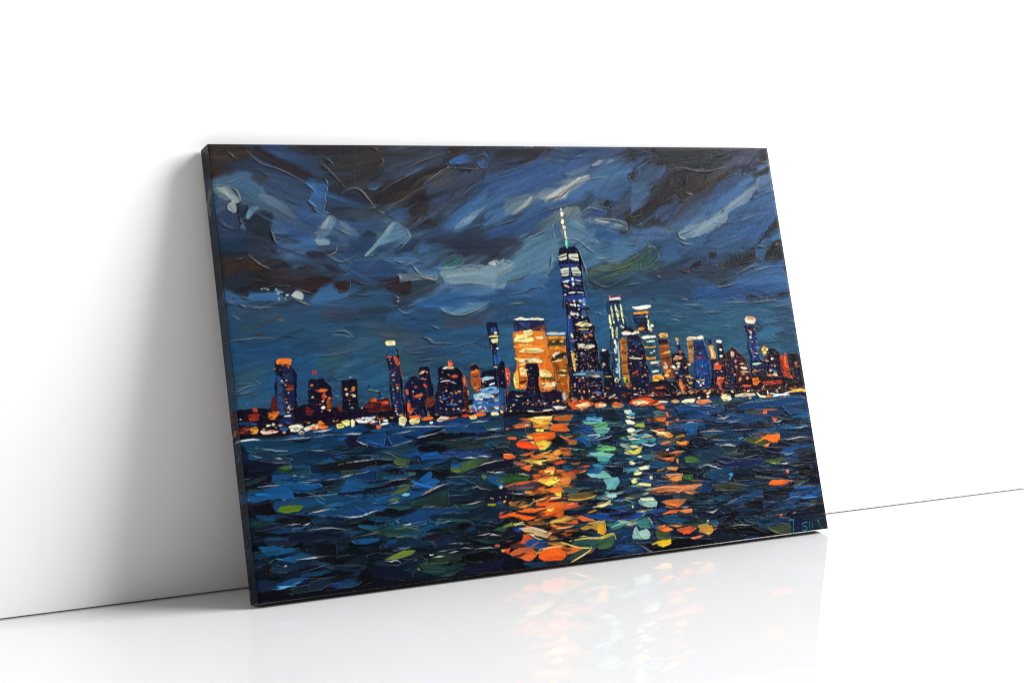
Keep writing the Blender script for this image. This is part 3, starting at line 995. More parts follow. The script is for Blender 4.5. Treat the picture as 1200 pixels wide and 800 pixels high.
p b8401c 1449,449 1475,455 1473,426 1477,397 1499,385 1494,371 1455,377 1449,417 e=0.8
s e0662f 5.6 1467,452 1464,423
s d8582c 4.8 1477,397 1491,378
s 7a2418 8.0 1454,438 1451,402
p 0f1226 1478,451 1510,453 1519,442 1513,377 1480,393 1476,426 e=0.8
p b87848 1492,429 1504,432 1502,414 1496,418 e=0.8
p 1a101a 1342,402 1533,386 1534,346 1291,362 e=1.9
p f07a24 1354,396 1373,398 1374,385 1363,377 1353,380 e=0.8
p 8a2c22 1382,385 1444,386 1446,376 1389,376 e=1.2
s d8583a 3.5 1386,385 1443,384
d ee9048 5.4,4.7 1319,397 1339,398
s c85a38 6.2 1316,379 1346,378
p f0e0b8 1293,359 1321,359 1355,356 1356,351 1328,350 1294,353 e=0.8
p f4ecc8 1266,362 1278,358 1282,347 1271,346 1264,350 e=0.8
s f0e4b0 6.2 1364,358 1371,350 1388,347
s f08034 5.5 1388,347 1405,348
s f4f4ec 4.7 1402,355 1436,350 1469,356
s f4f4f0 4.7 1410,347 1436,349 1462,347
d f0ecd0 2.8,6.3 1426,360 1396,358
d ee7038 6.3,4.0 1446,341
s e8b45a 7.1 1468,355 1491,358 1513,357
s f0c080 4.8 1508,353 1522,354
d e8903a 4.7,2.7 1338,347"""
WATER = """p 1d4c6c -17,339 20,344 121,342 124,311 89,314 26,319 -8,325 e=3.9
p 174064 127,339 234,339 235,322 206,307 124,311 e=4.0
p 19508c 268,339 333,345 328,308 286,315 269,327 e=2.4
p 161c3c 235,336 271,337 266,325 291,309 242,307 232,322 e=1.8
p 1c3c52 20,317 74,315 110,295 98,291 41,299 e=2.8
p 15304e 103,313 177,309 235,296 219,286 173,284 110,293 e=3.4
p 1d5088 142,290 192,291 229,298 209,284 173,279 143,281 e=1.7
p 141a30 2,307 38,299 86,292 109,284 78,276 58,253 4,250 2,283 e=3.9
p 1b5690 58,272 76,276 89,267 129,258 105,257 88,256 67,256 58,253 e=1.4
p 1d4a5c 91,283 149,278 150,261 117,260 95,266 e=2.8
p 486a34 73,283 108,284 101,271 83,270 75,274 e=1.1
p 181a22 155,278 221,280 319,281 304,267 248,255 170,260 153,267 e=2.3
p 24443a 218,261 264,260 311,267 291,257 259,250 229,249 e=2.3
p 1c4a7c 140,254 214,253 228,243 183,244 139,243 e=2.8
p 1864a4 2,234 51,243 95,244 168,240 178,225 136,221 124,217 103,213 48,216 11,214 3,223 e=1.7
p 12121e 104,227 118,220 143,226 175,224 183,216 123,211 106,213 e=1.1
p 1e4a58 179,234 227,235 263,234 259,221 224,213 180,219 e=2.9
p 1c5c94 227,238 288,238 274,222 263,206 241,202 212,211 e=2.3
p 241e30 2,212 51,213 54,196 62,187 0,193 e=2.2
p 1b4c74 53,210 106,213 194,213 250,202 206,189 143,179 56,187 e=2.2
p 54702f 60,192 89,196 124,194 114,184 79,185 62,187 e=1.1
p 1c5080 262,200 315,207 312,182 293,181 270,191 e=2.3
p 15182c 267,211 278,227 318,229 316,212 285,210 e=1.7
p 1a4a70 196,182 252,193 293,181 311,176 310,168 249,168 195,173 e=2.3
p 16386a 260,257 322,263 318,232 275,233 246,241 e=2.9
p 122c48 -15,331 7,332 16,312 -1,286 -16,298 e=3.3
p 0e1424 -18,287 5,283 6,250 2,236 -18,238 e=3.3
p 1a5a90 -18,233 5,236 6,220 -18,211 e=1.7
d 5c8a4c 11.5,2.0 182,283
r d8e0e4 1.7 -17,339 3,344 34,344
r a8b8c4 1.4 34,343 92,341 157,341 210,341
r d0d4dc 2.0 235,340 259,340 283,339
r e0e4ec 2.3 264,325 277,317 291,315
r e8ecf0 2.2 32,326 61,320 80,316 112,313
r d8dce4 2.0 17,316 30,308 44,305
r d8e0e4 1.4 71,303 90,299
r c8ccd0 1.7 36,300 63,295 92,291 115,287
r e0dce0 1.7 147,312 177,309 203,309
r d8d8d8 1.5 232,294 265,293 319,286
r d8d4d0 1.4 214,275 251,279 319,281
r e0e0dc 2.0 239,253 260,252 284,255 301,262 322,263
r dce0e4 2.0 214,247 244,250
r f0dcc0 2.8 103,260 116,259
r c8dce4 1.7 116,259 140,257
r d0dce4 1.7 115,244 150,242
r d8dce0 1.7 183,243 207,244
r e4e4e8 1.9 26,244 63,244 96,245
r f0d8c8 2.2 75,213 85,214
r dce4ec 2.3 103,213 135,213 171,213 209,213 232,206 253,201
r e0e4ec 2.3 143,179 169,179 196,182
r f0f0f0 2.3 287,183 312,182
r d8e4f0 2.3 279,166 310,169
r c8d0dc 2.0 263,209 285,210 315,211
r c8d0dc 1.4 -18,332 -11,335
r a8bccc 1.4 -15,264 14,265
r c8d4e0 1.9 0,223 5,217
r b8c4d0 1.7 134,250 169,248
p 15447a 313,345 384,345 474,342 476,330 418,318 345,308 339,327 311,332 e=2.7
p 1a4c80 485,337 546,344 638,345 634,323 558,321 508,330 e=3.4
p 1f4c66 570,342 640,342 635,320 591,321 e=2.9
p 1d4458 336,304 394,312 418,316 400,291 367,280 358,281 323,297 e=2.7
p 11141f 403,312 455,332 543,319 578,314 481,305 462,296 e=2.8
p 0f1020 402,306 447,314 468,298 508,287 466,285 414,290 e=1.7
p 253f42 469,301 499,308 571,306 641,306 634,282 567,280 514,287 e=2.2
p 1e1420 454,281 478,284 540,301 632,308 570,301 533,296 e=1.7
p 1a5694 358,281 391,286 417,289 410,282 390,278 e=1.6
p 1d62ac 402,283 455,286 459,278 488,270 465,255 416,260 412,276 e=1.1
p 1a4884 466,280 525,278 596,269 588,262 523,270 476,268 e=1.7
p 20424c 306,296 323,297 358,278 354,273 304,280 e=2.2
p 10101c 304,280 357,272 339,266 301,260 e=1.4
p 46643a 346,272 360,276 388,271 378,258 350,262 e=1.1
p 26404a 388,271 406,272 410,261 393,260 e=2.2
p 4a6a3a 484,246 521,254 570,263 582,257 546,241 512,233 486,235 e=1.7
d 547238 11.2,6.7 497,239
p 1a5cb0 485,250 509,252 509,245 487,246 e=0.8
p 1a1a30 536,235 578,252 644,257 640,230 572,231 e=2.8
p 1a3c50 300,252 319,261 372,254 384,237 338,233 298,234 e=2.7
p 121422 318,253 358,257 373,240 328,246 e=1.6
p 161020 303,228 381,234 379,221 309,212 295,211 e=2.2
p 1b5ea4 370,201 412,234 431,242 440,226 448,218 419,199 385,184 371,188 e=1.1
p 5a6c3a 319,201 346,209 378,212 368,201 330,198 e=1.3
d 6a7c38 11.0,3.8 387,240
p 101820 443,242 482,233 474,218 435,229 e=2.2
p 23404a 375,174 416,194 449,207 474,213 468,171 450,167 e=2.2
p 1b3a50 451,217 511,223 555,217 543,196 506,191 471,197 e=2.8
p 16283a 464,184 523,181 546,198 580,184 538,164 461,166 e=2.8
p 1c62aa 573,217 613,220 638,217 616,200 611,189 574,206 e=1.4
p 4a7034 595,207 637,214 635,196 598,201 e=1.1
d 5a7c40 7.4,6.2 565,217
p 1d6098 293,198 364,198 377,190 353,182 292,185 e=2.1
d 5a8a58 13.5,6.0 337,187
d 7ab0c0 10.9,3.3 365,195
p 143456 295,211 372,214 319,201 293,198 e=2.1
p 161a2c 577,184 634,192 628,150 537,159 e=3.4
r c0d0dc 1.6 335,343 398,344 474,342 512,338
r c8c8c4 1.6 351,333 383,336 415,336
r d8d8dc 1.6 330,305 365,308 409,318 448,324 485,332
r c0d0dc 1.4 529,333 545,338
r c8d4dc 1.7 552,344 592,344
r c0d0d8 1.4 582,323 625,325
r d0c8c4 1.4 546,304 586,307 641,308
r e0e4e4 2.0 574,284 612,280 637,280
r c0a890 1.4 463,300 481,308 505,307
r c8c4c0 1.4 478,287 508,287 519,284
r e4e4e0 1.9 320,297 339,289 358,281
r dcdcd8 1.9 310,280 332,276 357,273
r e8e8e4 2.2 301,260 319,263 339,266
r e4e4d8 2.2 350,259 366,257 386,255
r d8d8dc 1.4 461,271 499,269 530,276
r f0ecd0 2.2 514,265 535,265 552,262
r d8dce0 1.7 553,265 589,262
r e8dcb8 1.6 400,247 429,247 481,242
r e0d4c4 1.7 535,234 562,244 596,251 620,251
r dcdce0 1.7 573,229 598,225 626,226
r d0dcdc 1.4 470,225 514,222 555,217
r d8d8d8 1.7 509,192 533,195 546,198 554,192 577,187
r e0c8b0 1.6 320,227 349,232 380,232
r dce0e4 1.6 303,211 352,216 387,218
r f0f0f0 3.4 597,189 608,190
r d4d8dc 1.4 466,181 499,181 525,177
r e0e4f0 3.8 342,183 365,182
r d0d4d0 1.6 385,181 415,193 449,206 479,212
r c0a8a0 1.4 400,188 431,203 444,210
d d8e0e4 1.4,1.1 575,168 580,166 599,167 614,167
d ee9850 4.6,3.4 609,156
r d080a0 1.4 616,178 631,172
p 1a2e4a 636,350 692,348 686,308 630,313 e=3.7
p 10101c 637,361 750,355 837,351 937,348 936,338 835,343 763,344 677,347 635,347 e=1.6
p f0c850 694,343 728,344 765,343 754,326 731,325 709,334 e=0.8
p f4e090 714,344 763,343 759,338 719,338 e=0.8
s e0702c 4.8 677,343 696,340 709,334
p b8602c 765,338 794,342 822,343 810,329 775,330 e=1.1
p 16162a 758,332 804,328 828,333 844,322 802,321 762,324 e=1.6
p ee8a34 708,323 725,325 752,323 750,317 713,319 e=0.8
p e06a28 752,316 768,323 806,322 796,315 806,305 782,305 754,311 e=0.8
d 1e3a44 10.8,3.8 795,318
p b86844 664,330 689,332 705,326 682,321 639,319 e=1.1
s f07844 3.7 637,322 674,324 702,323
r f4d0a8 2.1 643,325 663,326
d e8d8c0 6.9,1.9 693,327
p 2a2a30 710,316 755,313 751,304 708,308 e=1.1
d f4d860 6.4,3.7 730,311 720,313
r f4e8a0 2.1 707,307 736,306 754,307
p 1d4a60 636,315 686,312 690,303 662,303 640,307 e=1.6
p f06a1e 689,305 728,305 762,305 765,292 751,287 725,284 708,286 707,297 e=0.8
s f49040 3.7 709,295 741,295
p dc7038 637,302 659,302 661,295 644,297 e=0.8
d f4c880 3.7,2.1 701,295
s d88a60 2.1 672,294 698,295
p f04e1e 658,285 666,291 699,287 707,279 723,273 719,269 675,274 661,279 e=0.8
p f4d44a 710,284 731,287 751,285 752,278 737,269 719,264 715,276 e=0.8
r f8eca0 1.9 710,284 734,287 750,285
p 131722 752,278 766,292 770,300 786,288 798,274 794,267 757,272 e=1.3
p b86a34 797,278 808,282 822,280 818,271 800,271 e=0.8
s d86a34 3.8 778,295 797,284 802,283
s e08048 2.7 786,289 810,292
p 3a3a34 798,294 828,300 839,294 809,286 e=2.2
p 1d4c92 828,316 874,308 871,291 846,298 830,307 e=1.4
p 1a62a4 814,286 838,289 861,266 849,262 836,274 e=1.1
r 8ac0e0 2.2 849,262 861,268
p 5a9cc4 857,333 898,330 896,322 856,326 e=1.1
p 70b4a0 844,327 870,322 908,318 861,316 846,320 e=1.1
p 7ab070 872,312 909,319 909,306 882,303 e=1.1
p 60a498 870,304 917,301 904,291 880,291 e=1.4
s a4d4cc 2.2 870,305 915,303
p 3a8c90 878,296 911,298 897,284 879,283 e=1.6
s c8d4d8 1.6 853,290 886,289 872,281
s b0d0dc 1.6 878,278 908,281 921,287
p 2a6a9a 827,290 880,288 884,277 854,277 e=2.2
p 15203c 883,270 914,280 924,267 911,260 e=1.6
p 63a470 866,258 882,266 898,258 922,254 921,248 880,252 e=1.1
p 7cc0b0 849,247 879,248 919,240 895,236 866,239 e=1.1
p 64b0a8 868,238 907,237 899,228 888,230 e=1.1
p 101828 830,236 863,238 887,226 845,222 825,226 e=1.6
p 14182e 812,255 828,259 825,242 814,245 e=1.6
p c87038 664,258 687,262 707,265 701,260 677,255 e=1.1
p e86a2c 623,265 645,263 654,255 638,251 621,254 e=0.8
s f0a070 2.1 623,264 645,262
p 203448 643,287 659,280 664,260 656,261 641,274 e=2.1
p e88838 708,259 730,261 752,255 767,246 755,242 733,249 711,254 e=0.8
p f4a040 751,260 765,264 777,262 774,253 762,249 753,253 e=0.8
d 2a5a50 9.1,2.7 744,263
p c86a38 775,258 799,260 803,248 779,248 e=1.1
r f4e8a8 2.1 708,249 733,248 755,242 796,242
p f4d878 694,243 715,242 747,242 755,237 731,232 713,231 703,237 e=0.8
d 3a3830 10.6,2.7 724,244
p f4c040 719,233 749,238 755,242 742,246 e=1.1
p ee5a28 746,238 784,239 782,231 759,229 e=0.8
p a45a50 647,247 662,243 678,238 674,233 652,236 e=1.0
p ee6a34 664,230 680,234 690,226 682,220 670,225 e=0.8
p ee8844 730,225 750,225 751,215 728,217 e=1.1
p f8dc70 723,218 748,215 744,207 727,207 e=0.8
p 1c5a84 770,226 787,226 810,221 797,214 779,213 e=1.1
p 8a5a3c 794,231 823,229 816,222 799,225 e=1.6
s c8503c 3.2 809,218 845,218
p c0622c 751,215 796,206 805,193 793,189 761,207 e=1.1
s d88038 3.2 813,202 834,208
p 2a5c30 615,212 657,215 683,211 677,199 641,201 613,200 e=1.6
p 34502c 614,205 669,202 640,195 612,193 e=1.6
p f0a848 699,196 726,201 755,201 751,178 723,183 e=0.8
p f8d850 725,195 754,199 749,178 729,182 e=0.8
p c87a34 755,192 780,200 790,189 779,175 754,177 e=0.8
p 16182c 809,195 824,199 846,191 839,187 811,190 e=1.3
p 2a6a9c 837,208 873,212 879,194 899,189 858,195 841,199 e=1.4
p 8cc8cc 836,200 876,194 896,190 863,189 846,191 e=1.1
p 0f1a30 882,214 915,213 911,188 899,192 886,203 e=1.4
r e0e4e4 2.2 846,194 860,189
r f0f0f0 2.2 879,178 897,178 909,181
p 4c9ca4 891,177 909,178 906,163 883,165 e=1.6
s d85a2c 3.7 645,192 668,194 691,196
r e0b89c 1.6 646,217 682,211
r b8ccd4 1.3 682,211 727,207
p 1a2838 792,184 827,186 878,173 866,167 791,174 e=2.1
p 1c3850 770,244 824,237 817,230 783,235 e=2.1
p 172c44 890,352 961,344 957,318 885,324 e=3.9
p 16445c 988,342 1043,341 1036,320 990,321 e=2.8
p d8e8d0 964,342 982,342 986,333 977,330 965,335 e=0.8
p 5ab0d0 978,335 993,334 989,328 976,329 e=0.8
p f0ecc8 967,328 986,328 989,321 969,323 e=0.8
p f4f0d0 963,317 975,317 990,309 982,306 967,308 e=0.8
p a4b440 984,303 994,308 1014,309 1014,298 e=0.8
p 2c5058 916,308 958,310 960,305 918,303 e=1.7
p 101c34 915,306 954,303 940,294 920,300 e=1.7
p f4f4d8 963,296 977,299 986,294 979,288 967,288 e=0.8
d 3a6a60 2.8,2.8 974,294
s a0c4b8 3.9 982,290 1013,291
p 58a0b0 968,281 1018,282 1029,276 1004,273 e=1.4
s d8b060 2.5 1004,274 1032,275
p f0f0d0 963,274 974,278 985,272 997,270 975,269 e=0.8
p 4a9ca4 966,268 1037,269 1038,260 1001,260 974,261 e=1.4
s d0dcdc 2.0 1001,258 1025,252 1037,255
p f4e8a8 964,256 979,256 991,251 972,250 e=0.8
p d8cc50 953,246 974,243 1000,253 991,238 973,234 e=0.8
r f4f4dc 1.7 970,237 992,242 998,250
p 3c7c8c 975,231 1021,231 1045,226 1013,218 978,229 e=1.7
d e8ecb8 6.7,2.2 988,228
p f4f0c0 956,218 964,219 974,213 966,210 957,213 e=0.8
s d8e0d0 2.2 972,214 1000,214
p e8ecc8 979,203 992,204 1012,206 1009,196 984,196 e=0.8
d 4a7a70 6.7,2.2 994,200
p e8e8b0 967,191 990,191 982,184 967,184 e=0.8
p 1d5480 1012,213 1079,207 1058,196 1012,197 e=2.2
p 4a8ea8 946,200 979,203 966,194 948,198 e=1.4
p 0e1a34 882,214 938,209 935,189 917,188 891,198 e=1.1
r d0d4d8 1.4 882,215 912,211 933,213
p 7cbcac 864,195 883,201 901,186 863,187 e=1.4
p 2a5078 983,187 1019,184 1014,174 981,177 e=1.4
p 64a468 875,263 899,263 925,256 924,249 903,248 874,255 e=1.1
p 88c8b4 873,248 907,240 922,241 903,232 871,238 e=1.1
p 5ca8a4 871,238 904,235 899,225 870,228 e=1.4
p 6ab080 884,313 902,317 913,309 900,303 882,306 e=1.1
p 6ab0c4 886,329 900,330 897,321 885,321 e=1.1
p f05a28 1055,345 1085,348 1071,344 1083,337 1064,337 e=0.9
p 5a7c80 1042,333 1082,334 1077,320 1055,319 e=1.7
p c86a2c 1042,317 1079,317 1074,307 1053,309 e=1.1
s e8682c 6.3 1083,329 1086,318
p 16203c 1018,306 1077,304 1072,291 1037,289 1017,298 e=1.7
d f0682c 4.6,5.7 1080,301
p f07038 1034,289 1068,290 1071,287 1040,285 e=0.8
p f09838 1043,277 1067,281 1085,277 1094,269 1079,265 1065,270 e=0.8
s f4d088 2.3 1051,280 1073,280 1088,276
p b88030 1095,266 1121,272 1130,268 1107,264 e=1.1
p f08030 1096,250 1130,257 1127,244 1104,247 e=0.9
p d87a40 1050,254 1075,258 1087,255 1061,250 e=1.1
p 4a5a62 1040,268 1082,262 1092,248 1049,249 e=2.8
p e8d0b0 1066,239 1075,241 1073,236 1065,237 e=0.8
p f08034 1038,223 1056,219 1090,219 1079,210 1061,215 e=0.8
p c87848 1070,229 1096,233 1120,230 1094,227 e=1.1
d e8902c 3.4,6.8 1094,208
p c89050 1058,196 1077,197 1095,193 1084,186 1063,190 e=1.4
d f0a040 4.0,4.5 1076,192 1087,191
p c88a5a 1055,178 1104,177 1099,166 1066,169 e=1.4
p 4a7a34 1116,214 1136,215 1166,203 1140,199 1117,202 e=1.1
p 3a6040 1119,222 1143,215 1172,204 1143,217 e=2.3
p 366a30 1104,173 1132,172 1130,163 1102,166 e=0.9
p 174a84 1113,333 1127,340 1156,341 1208,329 1191,306 1128,310 e=1.7
r 8ab0d0 1.7 1118,339 1140,344 1165,340 1209,336
p 1a64a8 1127,287 1138,296 1167,295 1159,269 1136,265 1128,274 e=1.4
r b0d4e8 2.0 1128,292 1142,299 1165,297
p 1b4068 1094,292 1127,288 1128,276 1098,281 e=1.7
r c8d8d8 1.4 1078,291 1106,291 1128,290
p 2a3c44 1136,268 1197,268 1194,253 1151,259 e=2.3
p 12203a 1138,260 1194,253 1189,227 1146,235 e=2.3
p e06438 1104,309 1114,312 1116,305 1107,305 e=0.9
s a85a4c 1.4 1115,306 1190,301
r d0dce0 1.4 1114,180 1138,189 1163,185 1183,190
p 2a4c5c 1124,200 1185,206 1183,190 1163,187 1132,189 e=2.3
p 1c3c5c 1133,231 1190,229 1186,211 1143,217 e=2.3
p 17477c 1296,328 1345,337 1437,337 1511,332 1515,295 1452,296 1433,316 1361,324 1323,315 e=3.3
p 19407a 1184,339 1229,333 1224,328 1182,329 e=1.6
r 6a9cd0 2.2 1184,338 1212,336 1228,329
r a4bcd0 2.0 1294,324 1301,334 1356,336 1407,334
p 161226 1257,331 1294,335 1295,323 1263,322 e=1.9
r e0b898 1.6 1264,321 1288,323
r e8e8ec 2.6 1306,314 1322,313 1334,318
r d8d8d8 1.9 1227,302 1248,302 1271,307
s c0804a 1.9 1232,312 1246,307
p 1e4a78 1275,312 1358,312 1377,293 1309,283 1276,300 e=4.5
p d85a34 1368,305 1376,317 1384,312 1383,304 e=1.0
s b85a3c 2.6 1381,315 1417,312
p 3a4a50 1331,320 1403,312 1363,300 1321,306 e=3.9
p e06a38 1395,294 1413,290 1404,282 1399,285 e=1.0
r c0c8d0 1.7 1393,280 1419,281 1431,286
p 2c1a2c 1345,277 1403,274 1387,268 1351,272 e=1.6
p 1c6090 1394,268 1447,273 1498,266 1505,262 1466,258 1422,261 1385,261 e=1.7
r 9cc8e0 2.3 1459,260 1486,261 1505,264
p 141428 1433,280 1500,275 1483,267 1447,273 e=1.7
p 172a48 1191,301 1310,286 1314,271 1250,276 1195,283 e=3.8
p 161430 1246,273 1291,281 1314,271 1306,265 1256,268 e=1.9
r c8d8e8 1.9 1248,274 1278,270 1329,270
s d8c0a0 1.6 1172,274 1208,274 1242,270
p 4c5c3c 1177,264 1227,264 1261,254 1218,255 1184,260 e=1.9
p 1b3c5c 1231,265 1298,260 1287,243 1203,250 e=3.2
r c0d0dc 1.6 1183,254 1217,249 1252,244
p 14122e 1168,250 1217,246 1200,233 1165,233 e=1.9
p 4a5a2c 1298,242 1328,249 1360,245 1379,230 1363,222 1335,226 1308,236 e=1.3
p 5a3c3c 1322,255 1363,258 1399,255 1368,246 e=1.6
p f4802c,f46a14 1355,245 1383,250 1406,252 1412,245 1405,231 1390,229 1370,237 e=1.0
p ee8848 1356,224 1376,230 1370,220 e=1.0
s 3aa0d0 4.5 1285,249 1299,250
r d0d4dc 1.7 1406,235 1439,234 1473,236 1511,234
p 10141f 1402,234 1514,231 1504,220 1436,216 1408,225 e=2.0
p 1a5690 1409,210 1451,218 1513,218 1509,200 1466,199 1424,196 1403,201 e=1.6
r 5ab0e0 2.0 1407,199 1424,196 1447,197
p 20343c 1218,237 1281,229 1275,218 1234,224 e=1.9
p 4a4a34 1234,224 1296,213 1288,208 1253,214 e=1.9
r d8dce0 1.9 1222,235 1253,233 1277,228
r d8d4c8 1.6 1260,210 1277,225
r d8dcdc 1.6 1233,220 1252,209 1302,207 1331,209
p 1d3c58 1162,218 1218,237 1233,221 1265,198 1195,204 1161,210 e=3.2
p 132a58 1189,190 1282,194 1358,196 1348,179 1253,175 e=2.5
r d0d0cc 1.6 1254,197 1293,198 1327,203 1352,202
p 4a6c3a 1339,189 1408,190 1415,185 1384,176 1363,181 e=1.3
r b8d04a 1.6 1366,179 1391,175
r d8e4e4 2.0 1391,175 1428,174 1451,178
p 1b4468 1406,180 1446,194 1461,193 1451,179 e=2.6
p 12182a 1460,187 1521,191 1521,170 1463,166 e=4.0
r c8d4d8 1.6 1325,175 1353,170 1376,174
r d8dce0 1.9 1156,185 1171,191 1185,190 1212,181 1232,177
p 101224 1323,163 1403,162 1423,152 1379,151 1336,155 e=1.9
p f07850 1414,158 1422,159 1422,150 1416,151 e=1.0
p 162c38 1256,172 1317,170 1319,146 1249,152 e=2.6
p 1b486c 1183,179 1253,175 1242,153 1173,159 e=3.2
s 4a9cd0 3.8 1240,162 1249,163
p 12101a 3,203 52,206 55,186 72,179 138,175 178,163 136,154 112,152 61,164 e=2.8
p 1d404a 2,170 48,174 59,168 37,156 11,153 0,157 e=2.8
p 1a5080 53,206 194,192 186,182 138,175 98,177 64,184 55,195 e=1.7
p 5c7a26 64,190 74,198 94,199 123,194 113,185 81,183 e=1.1
p 1b4c84 194,173 286,180 311,175 281,167 237,158 205,164 e=1.7
r e8e4e0 2.2 78,181 100,176 127,175
r e8d0a8 2.3 133,177 162,180 193,182
r d8e4f0 2.3 197,168 223,161 250,159 284,166 310,169
p 1c3c50 137,164 179,169 217,159 206,144 146,144 e=2.8
p 16244a 173,166 217,159 212,146 177,155 e=2.3
r c8c8cc 1.4 155,171 179,166
r d8c8b0 1.4 206,145 236,146 262,146
p 0f1018 224,147 308,153 304,128 264,126 228,133 e=3.5
r e8e0d8 1.7 75,158 95,158 113,157
r e4e4e8 1.7 118,153 130,154 136,156
r a8ccec 2.2 11,152 26,155 49,154 80,152
p 17406c 28,152 88,149 93,140 53,142 e=2.2
r d8dce0 2.0 96,141 134,141 170,142 213,134
p 171f38 87,139 210,132 208,113 85,118 e=3.9
r a8b8c8 1.4 143,118 172,118 190,118
p 20263c 28,127 109,123 84,112 27,119 e=2.8
r c8d0d8 1.4 226,116 262,117 303,121
p 1b5c94 222,110 249,110 292,108 285,102 254,98 233,100 e=1.1
r 7cc0e0 1.7 222,110 233,101
r e8e8e8 2.0 251,84 271,78
r d8d8d8 1.7 276,84 299,85
p 1a6090 13,117 44,117 107,110 111,96 133,88 130,81 86,78 61,86 33,96 e=1.1
r 58b0e8 1.7 25,103 41,93 74,81
r d0e0ec 2.0 92,83 127,82 168,81
d 101018 2.8,3.4 109,100 117,100 112,107
p 131624 137,115 189,106 186,82 139,84 e=4.0
r b8b0b0 1.1 106,55 148,61 185,74
p 17283a 188,76 257,74 254,55 183,57 e=3.4
r 5a8ca0 1.1 183,59 225,58 255,59
r d8dcdc 1.9 63,70 71,71
p 18344a 37,82 61,69 37,58 36,72 e=2.2
p 1e1618 23,79 37,82 31,56 20,57 e=1.7
r a8c4d8 1.6 19,47 39,50
p 1b5684 28,28 46,38 105,43 122,40 92,32 68,26 39,26 e=1.4
r 68b8f0 2.5 31,27 56,27 74,29
r d0e4f4 1.4 51,27 65,28
r 4a94d0 1.7 74,29 103,34
r 5a9ce0 1.6 -7,21 10,23
p 1a3050 -1,49 47,41 28,29 -1,25 e=2.2
p 1c3f78 160,19 185,27 224,28 226,22 212,7 182,9 e=1.4
r a8bcdc 1.7 177,11 206,7
p 1a2f42 121,34 174,36 185,27 142,13 113,14 e=3.4
p 0f0f1a 220,23 263,54 272,50 267,17 224,6 e=3.4
p 1b3444 273,58 295,58 289,14 269,28 e=3.5
p 120f1e -18,22 2,20 112,11 289,12 287,-5 2,-1 -20,2 e=1.6
p 1d5080 292,188 326,193 378,193 368,181 347,177 291,182 e=1.6
p 1a5ea0 290,176 321,174 318,169 289,168 e=1.1
p 5a7c4c 320,186 335,192 352,192 342,182 e=1.1
r e0e8f0 2.4 322,179 342,181 356,183
p 233c38 375,175 423,186 470,184 467,163 426,166 386,169 e=2.2
p 121424 345,162 409,165 337,148 284,127 289,165 335,171 e=2.7
p 1a4a7c 331,140 358,156 414,163 506,152 500,146 446,144 410,135 372,130 349,131 e=1.3
r d8d4c8 1.6 344,153 382,163 417,164 489,156
r d0c8c0 1.7 501,158 528,160 556,163
r 4a94e0 1.6 332,142 341,134
r e8ecf0 2.7 352,130 372,130
r c8d4e0 1.9 375,131 410,135
p 152c44 417,145 505,144 577,145 626,137 587,111 485,125 427,128 e=3.8
r c8c4bc 1.4 432,122 467,126 514,122 522,115
p 0f0c14 472,115 490,121 513,119 524,110 505,104 476,107 e=1.7
r b8c8d0 1.3 283,120 323,122 377,125 421,130
p 1a1624 388,98 435,106 464,106 422,92 393,91 e=2.2
r d8b890 1.6 340,104 372,108
r d8ccc0 1.6 366,103 382,97
r c8c4c4 1.4 391,102 423,105
p 16304a 308,99 365,100 420,84 391,77 329,84 e=3.2
p 1b4c7c 308,100 331,99 324,92 308,94 e=1.6
r e4e0dc 2.1 301,86 328,80 359,76
r b8b4a8 1.3 278,85 298,84
p 708438 294,58 318,67 345,74 372,70 357,62 325,58 e=1.1
p 1a2c34 325,58 375,68 406,62 359,52 e=2.7
r d8e0dc 1.6 332,62 357,62 372,69
r d8dce0 1.9 297,56 311,53 322,55 333,49
r c8d4e0 1.6 429,62 452,63
r d8dce8 2.2 413,51 439,51
r b8ccdc 1.6 449,57 478,58
d e0dce8 6.0,1.6 409,57
r c8ccc8 1.6 377,41 414,38 451,36
p 274438 380,39 448,34 441,22 384,28 e=1.4
p 3a5aa4 383,24 406,23 441,22 437,14 405,17 e=0.8
r e8e8f4 1.9 383,23 403,18 438,19
r a8b4bc 1.3 370,31 378,26
r 5a9ce0 1.6 447,4 452,6
r d8d0d0 2.5 482,63 494,63 517,59
r c8c8cc 1.7 517,58 546,57 582,54
r b8bcc0 1.6 454,77 506,71
r d0c4b4 2.0 527,87 556,86 589,79
p 0e0c14 492,50 533,51 589,42 584,26 530,27 489,34 e=2.8
r b8b8bc 1.4 524,27 559,20 583,20
p 1a1a3a 488,27 589,23 609,26 605,0 468,5 e=5.5
p 74803a 595,100 622,109 620,97 597,97 e=1.1
p 3a5c44 570,97 598,101 620,97 599,89 e=2.3
p f04e2c 589,125 602,127 624,128 624,123 592,120 e=0.8
d f0683c 4.0,2.3 596,131
p a0a02c 564,155 588,154 581,150 566,152 e=1.1
p 1b54a0 590,158 602,160 601,150 590,151 e=1.1
d f09848 4.6,3.4 609,156
d c07830 5.7,4.6 624,151
p ee6a44 599,66 615,66 615,63 601,63 e=0.8
p c05a44 569,60 576,63 581,61 582,56 570,57 e=1.1
p f0b060 584,49 598,49 592,43 586,44 e=0.8
p 101a30 274,51 352,27 350,9 269,14 e=6.4
p 100f1c 270,24 352,4 467,3 606,2 604,-7 267,-1 e=2.1
p f8e04c 711,190 736,193 753,197 746,179 731,179 e=0.9
p e0843a 747,184 768,196 790,194 785,181 759,180 e=1.2
p 6a4448,4a4a5c 615,190 649,196 684,197 713,189 687,176 646,177 623,182 e=1.4
s e07048 2.3 615,190 643,195 680,197
r d8c8d8 2.0 625,175 648,170 673,171
p d85030 692,173 712,181 722,181 723,173 701,168 e=0.9
p f07834 720,173 740,179 762,176 763,166 741,164 726,168 e=0.9
r f8d098 2.0 719,172 740,179 756,176
